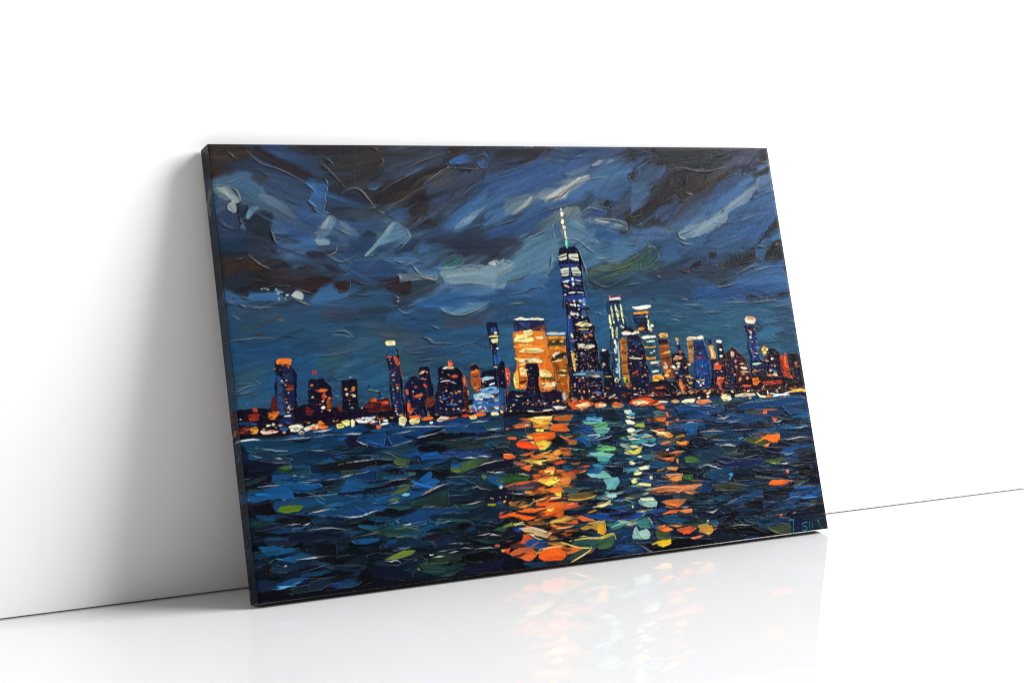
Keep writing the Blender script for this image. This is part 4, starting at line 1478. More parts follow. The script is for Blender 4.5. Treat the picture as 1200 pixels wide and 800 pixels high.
p f8d848 741,163 760,165 758,153 746,157 e=0.9
p 100c14 627,168 678,163 716,168 722,162 711,155 683,151 635,159 e=1.1
d f08040 2.6,2.0 685,154
p 3a5862 756,181 784,172 821,168 787,156 769,163 e=1.8
p 6a5a34 772,157 807,159 858,157 853,146 823,140 792,144 e=1.8
s f0b040 2.6 767,148 804,142 843,145 857,152
p 1c2c48 786,186 830,185 887,177 879,166 834,171 797,177 e=2.4
p 7a9ca0 850,150 898,142 897,134 872,141 e=1.5
r f0e8e0 3.0 862,141 882,142 894,137
p 8a6438 620,151 652,155 672,145 647,139 623,144 e=1.4
p 2a3c4a 649,155 682,147 687,138 656,138 e=1.7
p ee6428 692,148 723,151 751,147 733,136 702,135 687,139 e=0.9
s f4dc98 2.9 676,147 708,152 755,152
p f47c28,ee6420 602,127 649,132 711,133 750,143 764,147 756,112 723,112 690,117 661,112 620,122 e=0.9
p 4a3c3c 655,134 702,134 737,140 696,137 659,137 e=1.1
s f4a068 2.3 658,133 711,131 750,141
p e06030 760,133 778,136 806,134 802,127 775,122 760,122 e=0.9
s f0a080 2.3 771,132 790,135
p 1b3858 771,113 821,125 859,124 825,113 786,109 e=2.3
p 0d0f1c 803,135 849,139 894,136 878,122 846,122 815,129 e=1.5
s e8d898 2.7 839,120 869,124 890,132
p d89830 818,111 848,114 850,107 831,107 e=1.2
p 0c0f18 851,116 898,111 896,103 857,109 e=1.2
p 1a56b0 811,106 843,107 895,95 893,83 860,90 823,100 e=1.2
p 14181e 601,119 631,119 639,110 612,109 600,111 e=1.4
p 1c2c34 669,121 685,123 689,113 670,111 e=1.4
p 7a4c28 660,105 700,104 705,95 665,98 e=1.7
p d8a048 718,99 767,107 785,101 752,94 724,95 e=1.2
d 5a5c4c 17.6,3.5 775,100
p f08030 720,92 758,95 780,92 775,82 740,81 e=0.9
p e05a28 777,95 791,97 792,89 783,87 e=0.9
p d86a34 785,101 804,104 840,88 809,90 797,97 e=1.2
s f4d490 2.0 731,82 763,81 782,84
p 141c24 671,96 720,92 725,80 682,89 e=2.3
p b08838 797,76 833,85 866,85 864,57 855,59 831,71 805,71 e=1.2
p e0a02c 837,68 867,70 861,56 852,61 e=0.9
r e8dca0 2.1 797,80 830,84 866,87
p 5a7c40 599,106 630,107 653,102 625,99 597,96 e=1.7
s d8c070 2.8 617,104 653,100
p 1d4ca8 620,96 644,98 638,83 621,88 e=1.1
p d4b888 643,91 673,89 717,72 706,61 684,62 667,72 e=1.1
s f4ecd0 2.6 638,91 673,90 697,81 719,72
s 5a4c3c 2.9 663,82 696,74 711,70
s f4e4b0 2.9 668,73 685,63 706,62
p 0d1216 717,72 792,67 836,60 789,51 734,60 e=1.7
p d86038 634,58 646,72 662,77 659,65 646,55 e=0.9
p 1b4f94 654,63 682,65 708,57 706,43 681,41 646,50 e=1.1
s e0683c 2.8 599,65 620,64 638,60
p b88848 707,49 712,59 728,60 733,51 757,43 737,40 e=1.2
p 346058,2a5460 757,43 783,51 840,48 883,52 876,30 849,22 811,29 774,36 e=1.2
s e8cc60 2.6 727,56 757,43 786,32 821,27
s d8c060 2.6 764,49 809,51 853,47 885,52
r f4f0c8 1.8 790,56 816,55
p d85024 590,48 603,50 609,52 601,39 e=1.4
p c06038,f07030 601,39 630,49 660,46 676,28 659,16 646,15 635,24 612,32 e=0.8
s 5a3c34 6.2 612,49 645,45 668,37 a=0.7
p f4782c,ee5c1c 676,25 693,40 731,41 752,36 749,17 735,8 692,9 680,17 e=0.9
s f4b480 2.3 681,38 712,40 740,40
s 6a4a3c 4.0 695,33 727,36 748,31 a=0.6
p d87038 752,33 774,33 798,28 772,20 753,19 e=1.2
p 34544a 751,11 786,27 817,26 803,16 769,4 e=1.2
s e8c078 2.6 762,1 782,8 796,14 817,23
p 141c34 804,22 884,27 880,2 820,4 782,2 e=2.9
p 0c0e1c 589,40 606,33 646,14 686,13 738,6 769,0 880,5 878,-6 613,-2 583,1 e=1.7
p 70b0b0 880,183 916,183 920,172 906,158 900,143 874,146 886,167 e=1.4
p 1a2036 862,180 888,175 883,163 859,165 e=1.6
r f0f4ec 2.2 855,141 881,137 902,138
p a8d4cc 871,146 904,148 931,148 905,138 879,140 e=1.1
p 26486c 911,152 942,160 1002,154 982,146 939,145 e=1.6
p f0ec98 955,174 966,179 973,167 1009,161 1005,154 972,161 958,167 e=0.8
p 1c4ca0 974,172 1005,175 1010,166 985,165 e=1.1
d e8d8a8 4.5,5.6 1011,175
p e4e8b0 965,191 989,190 979,185 967,184 e=0.8
p 3a545c 936,142 976,146 990,140 961,132 e=1.6
p b87048 1009,146 1050,150 1087,150 1152,144 1128,135 1078,134 1023,138 e=1.1
s e89860 2.5 1013,148 1056,149 1117,141 1154,145
s c07850 2.2 1023,139 1067,142 1097,134
r c0d0d4 1.4 1054,136 1096,129 1152,128
p f0943c 1062,168 1097,171 1099,163 1083,160 1068,164 e=0.8
p 38722f 1102,172 1132,172 1130,159 1102,162 e=0.9
s c89868 2.8 1055,178 1104,176
p 1a3c68 1010,166 1070,161 1069,151 1020,155 e=2.2
p 6a6c4c 854,130 887,134 892,129 869,118 852,121 e=1.4
s e8dca0 2.2 852,120 870,121 889,127
p 364c50 912,127 931,131 951,126 955,110 928,113 e=1.4
s c8d8d8 1.6 912,127 931,130 953,120
d e4ecdc 2.5,3.8 949,111
p 96b8ac 967,124 985,129 1009,128 1019,114 1014,104 987,108 968,116 e=1.1
p dce4c0 973,129 1009,127 1011,121 978,123 e=0.8
s 3a645c 2.5 971,119 1010,117
r f0f0d8 2.2 969,114 990,108 1016,105
p c87038 1032,115 1069,117 1102,114 1091,104 1075,97 1060,102 e=1.1
s e88848 3.4 1043,109 1079,102
p f07038 1026,85 1055,92 1076,89 1069,84 1039,85 e=0.8
p f4904a 1077,90 1114,90 1115,81 1097,80 1082,86 e=0.8
p 1a4ca0 849,103 923,100 976,93 965,81 905,82 864,89 e=1.3
r 6ab0e0 2.2 864,89 890,82 929,81
p 1c58b0 976,95 1016,99 1047,96 1033,89 990,89 e=1.4
p c8a03c,e8a020 846,83 864,87 867,71 859,54 842,61 e=1.1
p 3a8484 875,65 872,80 931,77 914,68 886,61 e=1.4
s a0d0cc 1.9 882,69 904,74 931,77
p 3c8480 954,74 989,80 997,57 985,56 961,58 e=1.4
r c8e4d8 2.2 972,88 991,78 995,57 985,56
p f07a34 1004,56 1028,59 1053,46 1031,43 1011,49 e=0.8
p c85a38 1062,45 1097,47 1121,42 1097,31 1073,36 e=1.1
d f05c28 7.3,4.5 1095,35 1085,35
p b0984c 1122,49 1157,51 1153,28 1135,35 e=1.7
d e8b048 5.7,3.4 1149,30
p 8cb4ac 936,43 945,55 951,64 954,54 959,46 962,33 936,36 e=1.1
p a8ccbc 954,51 981,54 986,40 980,31 965,32 e=1.1
d 14203c 7.1,6.6 949,42
r f0f0d0 1.9 935,46 948,62 952,61
p 4a6034 1001,46 1037,40 1041,27 1027,21 1004,28 e=1.1
p f0c828 1000,21 1040,24 1041,14 1016,8 1004,13 e=0.8
p 3a6c54,50703c 839,43 858,51 885,54 888,41 880,24 859,21 836,24 e=1.1
s d8b83c 2.4 840,46 864,52 885,54 890,40
p 1d4a80 886,23 925,27 967,9 922,7 882,16 e=1.6
p 1a3450 921,35 968,32 1005,31 996,19 925,27 e=2.2
p 0c0c16 1043,24 1151,15 1147,-5 1047,-5 999,-2 982,8 1041,11 e=2.2
p d87a58 1098,21 1121,23 1139,23 1126,18 1107,17 e=0.8
r b8a898 1.4 1044,28 1077,23 1101,20
p 1b4a6c 1056,79 1118,76 1145,52 1082,53 1035,63 1013,79 e=3.4
p 142038 1083,77 1117,71 1145,52 1114,58 e=2.2
p 0e1020 1102,111 1167,105 1164,87 1105,93 e=2.8
r c0d4dc 1.4 1120,87 1164,85
p 123058 835,16 952,6 915,2 834,9 e=1.6
p 1c486c 1184,176 1244,179 1243,154 1222,145 1183,149 e=3.0
r d8e4ec 2.4 1192,148 1225,145 1239,151
s 4a9cd8 3.0 1239,151 1251,162
p 142430 1250,173 1314,173 1315,142 1248,143 e=2.4
p 3a4430 1184,141 1228,142 1302,128 1263,119 1214,124 1189,132 e=1.5
r c8c8a8 1.5 1189,129 1214,124 1263,119
p 163a68 1151,154 1183,149 1187,135 1164,121 1145,125 e=2.4
d e8a030 2.4,1.8 1152,145
p 1c4870 1228,106 1277,121 1332,124 1331,102 1274,102 1232,95 e=2.4
r c8ccc4 1.5 1192,95 1218,92 1250,99 1284,104 1321,101
p f47a34,f0641c 1354,130 1369,137 1416,133 1417,127 1394,123 1360,126 e=0.9
s d85c30 2.5 1416,130 1431,129
p 44543a 1320,150 1363,143 1403,137 1355,139 1322,144 e=1.8
s 4a5c40 5.0 1439,124 1467,126
p 0d1020 1326,163 1414,158 1442,156 1419,147 1364,150 1324,155 e=1.8
p f07848 1414,157 1421,159 1422,151 1416,150 e=0.9
p 1b5ea8 1410,100 1433,112 1510,108 1518,79 1469,82 1442,86 1415,89 e=1.5
r 6ab8f0 2.5 1411,87 1426,93 1439,99
r 5ab0f4 2.2 1432,88 1455,83 1494,81 1516,77
p 14142c 1336,107 1410,103 1411,86 1352,86 1333,96 e=2.4
r b8c0c4 1.5 1326,92 1345,83 1371,79
p 101218 1272,91 1326,92 1325,70 1282,77 e=2.4
p 1b3c60 1331,85 1392,80 1424,68 1388,58 1328,67 e=3.0
p 101018 1420,66 1449,68 1451,63 1429,54 1419,57 e=1.5
r f0e8dc 2.2 1462,64 1498,66
r e8dccc 1.8 1424,56 1447,57
r b0bcc8 1.8 1410,49 1428,50
p 141a22 1450,57 1512,65 1520,36 1453,35 e=3.1
p c85a30 1359,50 1383,50 1380,46 1362,47 e=0.9
p 122440 1138,85 1181,89 1183,78 1169,74 1144,79 e=1.8
r c8ccd4 1.8 1139,88 1161,86 1183,89
r d0dce4 2.1 1156,77 1175,74 1188,80
p 0f1018 1191,69 1254,68 1230,49 1190,48 e=3.0
p 1c3c58 1255,57 1365,46 1407,31 1393,16 1320,26 1262,40 e=3.6
r a8b89c 1.5 1201,34 1238,37 1287,32
p 3f4c30 1319,23 1360,22 1401,18 1401,1 1357,6 e=1.5
r 7a8c50 1.2 1323,22 1357,6 1401,1
p c8943c 1130,40 1150,44 1167,45 1167,29 1153,22 1129,33 e=1.2
p e8b050 1142,34 1169,36 1167,29 1153,22 e=0.9
p 5a6468 1162,56 1182,54 1184,40 1169,39 e=1.5
p e8c8b0 1153,57 1159,58 1159,54 1154,54 e=0.9
p 0e0e16 1207,32 1280,28 1350,6 1308,0 1243,10 1193,26 e=2.4
p 123462 1184,16 1237,13 1239,5 1196,9 e=1.8
p 16306a 1255,6 1289,6 1302,2 1268,0 e=1.8
p 0b0b14 1125,14 1221,-2 1349,-2 1400,-3 1519,5 1518,-1 1122,-3 e=1.2
p 122440 1411,36 1513,34 1517,6 1425,1 1412,3 e=18.4 a=0.8
z 1f7ca8 3.4 1393,25 1397,32 1407,32 1414,33 1411,25
z 2388b4 3.8 1411,32 1410,14 1406,3 1403,-2
z 2a90b0 2.3 1420,13 1424,11
z 2a98a0 3.5 1455,22 1440,21 1440,14 1449,12 1451,6 1441,3 1434,5
z 1f6aa4 3.5 1461,24 1460,9 1458,-1
z 2a88b0 3.5 1470,20 1469,11 1470,5
z 14607c 3.1 1486,24 1492,22 1486,19 1492,16 1496,10"""
FIELD = "0,988,473f3c 107,969,37466a 186,959,3e5273 269,969,3c3a3e 370,939,3a3e44 447,878,34302e 527,980,3c4455 605,908,3e404e 565,939,464b5a 646,877,345278 592,815,557da0 747,939,3c4e6e 734,855,325078 884,907,96a5a5 830,864,788c96 990,961,3e5a7d 1068,983,3c465a 1086,939,2d323c 1218,961,322e2e 1377,961,30343c 1490,984,373746 1208,905,2d2c30 1093,829,2d2c32 1025,873,37506e 1325,826,55789b 1212,783,5f7d96 1450,915,3c5578 1460,824,2d5078 1488,755,192d46 1,892,5f788c 48,882,96afb9 19,844,374664 97,881,4b698c 158,891,465f7d 194,861,3e5573 236,870,466e9b 276,860,3c4b64 321,889,323c4b 90,823,303748 148,813,3c5069 188,812,3a5887 229,811,5f7d9b 283,830,3c4b64 311,810,506e91 394,798,648ca5 485,837,37373e 455,777,37506e 6,768,2d4155 64,766,2d303e 143,764,3e5a7d 204,773,3c6491 284,761,3c5573 345,750,4b7391 431,757,32465a 496,756,46647d 583,754,343e4e 650,752,323c4b 719,751,32506e 811,748,557391 930,746,507391 1053,743,466e96 1205,739,3c5f87 1333,725,325073 1413,723,233750 1,720,322a2a 79,728,322a28 156,706,373e4b 133,688,302a2d 213,685,2d2a30 274,683,2d323e 361,710,344864 443,687,3c5f87 398,669,2d2a37 573,683,5f7d96 640,681,7896aa 711,699,6e8ca0 802,686,416991 920,682,324b5f 993,680,4b5f64 1117,676,2d4b5a 1274,693,283446 1382,701,262830 1432,677,2d507d 14,663,284646 71,655,376996 127,630,3c4b5f 208,646,2d5a8c 270,654,375f87 350,631,304b64 435,628,415f82 519,614,325a87 607,610,4b78a0 700,627,32557d 792,624,234b73 937,639,284b6e 1084,634,2d4b64 1260,616,28415f 1370,634,2d5587 1473,608,283c64 6,598,2d5573 103,593,2d4b64 220,578,32506e 343,572,32485f 404,560,4b646e 514,574,374b5f 601,570,32506e 667,557,2a5a82 781,552,265582 925,566,285578 1100,579,2d5573 1250,562,2d5078 1388,589,263c5a 1462,553,2d5578 18,532,285a87 155,534,2d5f8c 254,528,325578 316,525,37556e 420,519,3c5f82 550,522,2a557d 685,526,285a7d 1038,507,2d5a78 1239,497,2d5f7d 1422,488,2d5a82 1513,461,2d5a7d 10,467,2d5f82 190,494,2d5a87 308,467,305c7d 454,458,2d5a7d 653,466,285a7d 883,453,2a5878 1151,437,2d5a78 1500,394,286078"
FIELDW = "-14,340,142c48 15,338,194b6e 89,313,19466a 228,320,144678 263,280,123c60 25,263,162c3c 80,240,16548c 216,227,164a74 15,173,16202c 112,182,143c5c 249,168,163c5c 4,84,142838 197,81,16283a 92,20,151c30 294,51,122434 433,304,14305c 545,334,1a4070 422,227,14324a 549,216,142c40 370,156,14405c 538,139,10283c 524,44,10202e 396,39,101a28 648,286,1c3040 637,208,1c2c30 657,48,181c2c 740,0,141a2c 886,329,143a58 923,264,18405c 863,187,163450 957,179,163050 896,103,142c4c 984,53,142c4c 1079,314,14385c 1117,248,122c48 1200,284,15406c 1046,129,142c48 1133,58,101c30 1284,321,16406c 1389,313,154064 1496,306,12344c 1294,234,142c4c 1417,181,122038 1488,131,10182a 1304,147,142c44 1241,90,12283e 1400,96,122a48 1467,24,101c2e 1251,4,101820"
SHORE = np.array([(-37, 353), (94, 359), (233, 360), (398, 357), (527, 359), (659, 359), (845, 365), (988, 363), (1137, 361), (1317, 355), (1518, 349)], float)

NX = 1340; NY = int(round(NX/W))
WM, HM = W*1000.0, 1000.0
CELL = WM/(NX-1)
rng = np.random.default_rng(11)

def to_lin(c):
    c = np.asarray(c, float)
    return np.where(c <= .04045, c/12.92, ((c+.055)/1.055)**2.4)
GAIN, SAT = 1.0, 1.0
def hexc(h):
    c = np.array([int(h[i:i+2], 16) for i in (0,2,4)])/255.0
    g = c@np.array([.3,.59,.11]); return np.clip((g+(c-g)*SAT)*GAIN, 0, 1)

def noise(n, beta_x, beta_y=None, seed=0):
    """tileable smooth noise, unit variance, feature size in cells"""
    beta_y = beta_y or beta_x
    r = np.random.default_rng(seed).standard_normal((n, n))
    fx = np.fft.fftfreq(n)[None,:]; fy = np.fft.fftfreq(n)[:,None]
    k = np.exp(-2*(math.pi**2)*((fx*beta_x)**2+(fy*beta_y)**2))
    a = np.fft.ifft2(np.fft.fft2(r)*k).real
    return (a-a.mean())/a.std()
NN = 1024
WX = noise(NN, 16, 9, seed=1); WY = noise(NN, 16, 9, seed=2)
WX2 = noise(NN, 2.2, seed=3); WY2 = noise(NN, 2.2, seed=4)
BR = noise(NN, 22, .9, seed=5)*.6+noise(NN, 50, 3.0, seed=6)*.65    # bristle streaks along x
GR = noise(NN, 1.0, seed=7)
BL = noise(NN, 14, seed=8)

RGB = np.zeros((NY, NX, 3)); HT = np.zeros((NY, NX))
UU, VV = np.meshgrid(np.linspace(0, WM, NX), np.linspace(0, HM, NY))

def field(txt):
    p = [t.split(',') for t in txt.split()]
    return np.array([[float(a), float(b)] for a, b, c in p]), np.array([hexc(c) for a, b, c in p])
GAIN, SAT = .81, .95
FP, FC = field(FIELD); GAIN, SAT = 1.0, 1.0
GP, GC = field(FIELDW)
def blend(P, C, u, v, sx, sy):
    d = ((u[...,None]-P[:,0])/sx)**2+((v[...,None]-P[:,1])/sy)**2
    w = np.exp(-.5*d)+1e-5/(1+d)
    return (w@C)/w.sum(-1)[...,None]

def curve(pts, closed=False, step=6.0):
    P = np.asarray(pts, float); n = len(P)
    if n < 3 and not closed:
        k = max(2, int(np.hypot(*(P[-1]-P[0]))/step)+1)
        return P[0]+(P[-1]-P[0])*np.linspace(0, 1, k)[:,None]
    out = []
    for i in range(n if closed else n-1):
        if closed: a, b, c, d = P[(i-1)%n], P[i], P[(i+1)%n], P[(i+2)%n]
        else: a, b, c, d = P[max(i-1,0)], P[i], P[i+1], P[min(i+2,n-1)]
        k = max(2, min(14, int(np.hypot(*(c-b))/step)+1))
        tension = .30 if closed else 1.0
        for t in np.linspace(0, 1, k, endpoint=False):
            m0, m1 = (c-a)*.5*tension, (d-b)*.5*tension
            t2, t3 = t*t, t*t*t
            out.append((2*t3-3*t2+1)*b+(t3-2*t2+t)*m0+(-2*t3+3*t2)*c+(t3-t2)*m1)
    if not closed: out.append(P[-1])
    return np.array(out)

def window(lo, hi, pad):
    i0 = max(0, int((lo[0]-pad)/CELL)); i1 = min(NX, int((hi[0]+pad)/CELL)+2)
    j0 = max(0, int((lo[1]-pad)/CELL)); j1 = min(NY, int((hi[1]+pad)/CELL)+2)
    if i1-i0 < 2 or j1-j0 < 2: return None
    return j0, j1, i0, i1

def tex(T, x, y): return T[np.asarray(y, int) % NN, np.asarray(x, int) % NN]

def seg_dist(P, X, Y):
    best = np.full(X.shape, 1e9); par = np.zeros(X.shape); side = np.zeros(X.shape)
    L = np.concatenate([[0], np.cumsum(np.hypot(*np.diff(P, axis=0).T))])
    for i in range(len(P)-1):
        a, b = P[i], P[i+1]; d = b-a; l2 = d@d
        if l2 < 1e-9: continue
        t = np.clip(((X-a[0])*d[0]+(Y-a[1])*d[1])/l2, 0, 1)
        dx, dy = X-a[0]-t*d[0], Y-a[1]-t*d[1]
        q = dx*dx+dy*dy; m = q < best
        best = np.where(m, q, best); par = np.where(m, L[i]+t*math.sqrt(l2), par)
        side = np.where(m, np.sign(d[0]*dy-d[1]*dx), side)
    return np.sqrt(best), par, side, L[-1]

def sstep(a, b, x):
    t = np.clip((x-a)/(b-a+1e-9), 0, 1); return t*t*(3-2*t)

def lay(sl, m, col, prof):
    j0, j1, i0, i1 = sl
    R = RGB[j0:j1, i0:i1]; H = HT[j0:j1, i0:i1]
    R += (col-R)*m[...,None]
    H += (H*.35+prof-H)*np.clip(m*1.15, 0, 1)

def warp(sl, amp, amp2):
    j0, j1, i0, i1 = sl; o = rng.integers(0, NN, 2)
    J, I = np.mgrid[j0:j1, i0:i1]
    X = UU[j0:j1, i0:i1]+amp*tex(WX, I+o[0], J+o[1])+amp2*tex(WX2, I+o[1], J+o[0])
    Y = VV[j0:j1, i0:i1]+amp*tex(WY, I+o[0], J+o[1])+amp2*tex(WY2, I+o[1], J+o[0])
    return X, Y, I, J

def tone(c1, c2, f, streak, grain, amt):
    c = c1+(c2-c1)*f[...,None]
    k = 1+amt*streak+.014*grain
    return np.clip(c*k[...,None]+(streak*amt*.035)[...,None], 0, 1)

def patch(c1, c2, pts, e=2.0, a=1.0, h=1.0, amt=.05):
    P = curve(pts, True)
    lo, hi = P.min(0), P.max(0); sl = window(lo, hi, e+6)
    if not sl: return
    size = math.sqrt(max(1, (hi[0]-lo[0])*(hi[1]-lo[1])))
    wa = min(2.0, .022*size)+.06*e
    X, Y, I, J = warp(sl, wa, min(.7, .008*size+.15))
    d = seg_dist(np.vstack([P, P[:1]]), X, Y)[0]
    ins = np.zeros(X.shape, bool)
    Q = np.roll(P, -1, 0)
    for (x1, y1), (x2, y2) in zip(P, Q):
        if y1 == y2: continue
        ins ^= ((Y > min(y1,y2)) & (Y <= max(y1,y2))) & (X < (x2-x1)*(Y-y1)/(y2-y1)+x1)
    sd = np.where(ins, d, -d)
    C = P.mean(0); D = P-C; cov = D.T@D
    w, v = np.linalg.eigh(cov); ax = v[:,1]
    if ax[0] < 0: ax = -ax
    if e > 4 and ax[0] < .7: ax = np.array([.97, .24])
    lon = (X-C[0])*ax[0]+(Y-C[1])*ax[1]; lat = -(X-C[0])*ax[1]+(Y-C[1])*ax[0]
    bend = .0016*rng.normal()*lon*lon*(30/max(30, size))
    o = rng.integers(0, NN, 2)
    st = tex(BR, lon/CELL+o[0], (lat+bend)/CELL*1.0+o[1])
    gr = tex(GR, I+o[1], J+o[0])
    ee = max(e*.55, CELL*.75)
    if e > 4: sd = sd+st*ee*.45+tex(BL, I+o[0], J+o[1])*ee*.3
    m = sstep(-ee, ee, sd)*a
    if FADE and e < 5 and size > 18:       # the loaded end is opaque, the dragged end thins out
        z = lon/max(1, np.abs(D@ax).max())*(1 if rng.random() < .65 else -1)
        m = m*(1-FADE*sstep(.05, 1.0, z+.25*st*.6))
    f = np.clip((hi[1]-Y)/max(1, hi[1]-lo[1]), 0, 1)
    hard = 1.0 if e < 4 else max(.25, 4/e)
    th = h*min(1.1, .45+size*.008)*(.75 if e < 4 else .55)
    low = np.clip((C[1]-Y)/max(3, .5*(hi[1]-lo[1])), -1, 1)
    rim = np.exp(-((sd-1.6)/1.5)**2)*(.55+.45*low)*hard*(.6+.4*tex(BL, I+o[1], J+o[1]))
    prof = th+.10*h*st+.02*gr+.75*h*rim
    lay(sl, m, tone(c1, c2, f, st, gr, amt), prof)
    if e < 5: lip(sl, sd, low, I, J, o, c2, size, a)

def lip(sl, sd, low, I, J, o, c, size, a):
    # raised knife lip, with its highlight and dark line painted into the colour
    g = tex(BL, I*.8+o[0]+77, J*.8+o[1]+31)
    if rng.random() < .35: low = low*.3
    k = np.clip((g+.9*low-.75)*1.8, 0, 1)*min(1, size/26)*a*LIP
    j0, j1, i0, i1 = sl; R = RGB[j0:j1, i0:i1]
    dk = np.exp(-((sd+1.6)/1.1)**2)*np.clip((.5*g+1.2*low-.45)*1.5, 0, 1)*min(1, size/22)*a*LIP
    R *= (1-.6*dk)[...,None]
    pl = np.exp(-((sd-.7)/.75)**2)*k
    R += (np.clip(c*.6+.36, 0, 1)-R)*(.85*pl)[...,None]
    HT[j0:j1, i0:i1] += .5*pl-.35*dk

FADE, LIP = 0.0, 1.0
def stroke(c1, c2, w, pts, a=1.0, e=None, h=1.0, amt=.06, ragged=1.0, lipped=False):
    P = curve(pts); sl = window(P.min(0), P.max(0), w+5)
    if not sl: return
    X, Y, I, J = warp(sl, min(1.5, .05*w), min(.6, .03*w+.1))
    d, par, side, L = seg_dist(P, X, Y)
    o = rng.integers(0, NN, 2)
    lat = d*side
    st = tex(BR, par/CELL*.9+o[0], lat/CELL*1.1+o[1]); gr = tex(GR, I+o[0], J+o[1])
    tap = np.minimum(1, .55+1.6*np.minimum(par, L-par)/max(1, L))
    r = .5*w*tap
    ee = max(CELL*.75, w*(.22 if w > 16 else .12)) if e is None else e
    sd = r-d+st*ee*.5*ragged
    m = sstep(-ee, ee, sd)*a
    if FADE and w > 5: m = m*(1-FADE*sstep(.35, 1.0, par/max(1, L)+.15*st))
    f = np.clip(par/max(1, L), 0, 1)
    rim = np.exp(-((sd-1.4)/1.3)**2)*(.5-.5*np.clip(lat/max(1, .5*w), -1, 1))
    th = h*min(1.0, .4+.02*w)*(.8 if w < 16 else .6)
    lay(sl, m, tone(c1, c2, f, st, gr, amt), th+.10*h*st+.5*h*rim*a)
    if lipped: lip(sl, sd, -np.clip(lat/max(1, .5*w), -1, 1)*np.sign(P[-1][0]-P[0][0]+1e-6), I, J, o, c2, w*1.6, a)

THIN = 1.0
def ridge(c, w, pts, a=.92, h=1.0):
    a = a*(.5+.5*THIN); c = c*(.72+.28*THIN)
    P = curve(pts); sl = window(P.min(0), P.max(0), w*3+5)
    if not sl: return
    X, Y, I, J = warp(sl, .7, .3)
    d, par, side, L = seg_dist(P, X, Y)
    o = rng.integers(0, NN, 2)
    k = tex(BL, par/CELL*.55+o[0], np.full(par.shape, o[1]))
    tap = np.clip(2.4*np.minimum(par, L-par)/max(1, L), .25, 1)
    r = (.5*w+.35)*(.35+.65*THIN)*tap*np.clip(1+.4*k, .3, 1.7)
    m = sstep(-CELL*.75, CELL*.75, r-d)*a*np.clip(.9+.28*k, .2, 1)
    gr = tex(GR, I+o[0], J+o[1])
    lay(sl, m, tone(c, c, d*0, gr*0, gr, .1), .8*h+.3*k)
    # paint pushed up against the ridge, its shadow line darkened into the colour
    H = HT[sl[0]:sl[1], sl[2]:sl[3]]; R = RGB[sl[0]:sl[1], sl[2]:sl[3]]
    R *= (1-.5*np.exp(-((d*side+r+.9)/1.0)**2)*np.clip(.6+.5*k, 0, 1)*tap)[...,None]
    H += .55*h*np.exp(-(d/(w*.9+1.5))**2)*np.clip(.7+.4*k, 0, 1.4)*tap

def run(txt, soft=1.0):
    for ln in txt.split('\n'):
        tk = ln.split(); k = tk[0]
        o = {x.split('=')[0]: float(x.split('=')[1]) for x in tk if '=' in x}
        tk = [x for x in tk if '=' not in x]
        cs = [hexc(c) for c in tk[1].split(',')]; c1, c2 = cs[0], cs[-1]
        pt = [tuple(map(float, p.split(','))) for p in tk[(2 if k == 'p' else 3):]]
        if k == 'p':
            if soft != 1: o['e'] = min(14, max(2.4, o.get('e', 2)*soft))
            patch(c1, c2, pt, **o)
        elif k == 's': stroke(c1, c2, float(tk[2]), pt, **o)
        elif k == 'r': ridge(c1, float(tk[2]), pt)
        elif k == 'd':
            rx, ry = map(float, tk[2].split(','))
            for x, y in pt:
                n = 7; t0 = rng.uniform(0, 6.28)
                q = [(x+rx*rng.uniform(.75, 1.1)*math.cos(t0+i*6.283/n), y+ry*rng.uniform(.75, 1.1)*math.sin(t0+i*6.283/n)) for i in range(n)]
                patch(c1, c2, q, e=1.2, h=1.1, amt=.08)

shore = np.interp(UU[0], SHORE[:,0], SHORE[:,1])
def flow(u, v):
    """direction of the sky strokes"""
    a = 8+24*math.exp(-((u-760)/420)**2-((v-880)/200)**2)
    a += -38*math.exp(-((u-160)/170)**2-((v-870)/150)**2)
    a += 24*math.exp(-((u-1350)/260)**2-((v-830)/180)**2)
    if v < 640: a *= .35
    return a+rng.normal()*8

def underpaint():
    c = blend(FP, FC, UU[::4, ::4], VV[::4, ::4], 42, 36)
    w = blend(GP, GC, UU[::4, ::4], VV[::4, ::4], 60, 34)
    sh = shore[::4][None,:]
    c = np.where((VV[::4, ::4] < sh)[...,None], w, c)
    c = np.repeat(np.repeat(c, 4, 0), 4, 1)[:NY, :NX]
    RGB[:] = c
    HT[:] = .05*tex(GR, UU/CELL, VV/CELL)

def sky_marks(n):
    for _ in range(n):
        u, v = rng.uniform(-10, WM+10), rng.uniform(400, HM+10)
        if v < np.interp(u, SHORE[:,0], SHORE[:,1])+40: continue
        c = blend(FP, FC, np.array([u]), np.array([v]), 34, 30)[0]
        c = np.clip(c*(1+.10*rng.normal())+.010*rng.normal(3), 0, 1)
        a = math.radians(flow(u, v)); L = rng.uniform(80, 220); w = rng.uniform(14, 34)
        k = rng.normal()*.16; n_ = np.array([-math.sin(a), math.cos(a)]); t_ = np.array([math.cos(a), math.sin(a)])
        p = np.array([u, v])
        stroke(c, np.clip(c*rng.uniform(.85, 1.15), 0, 1), w, [p-t_*L/2, p+n_*L*k*.5, p+t_*L/2], a=rng.uniform(.6, .95), h=.8)

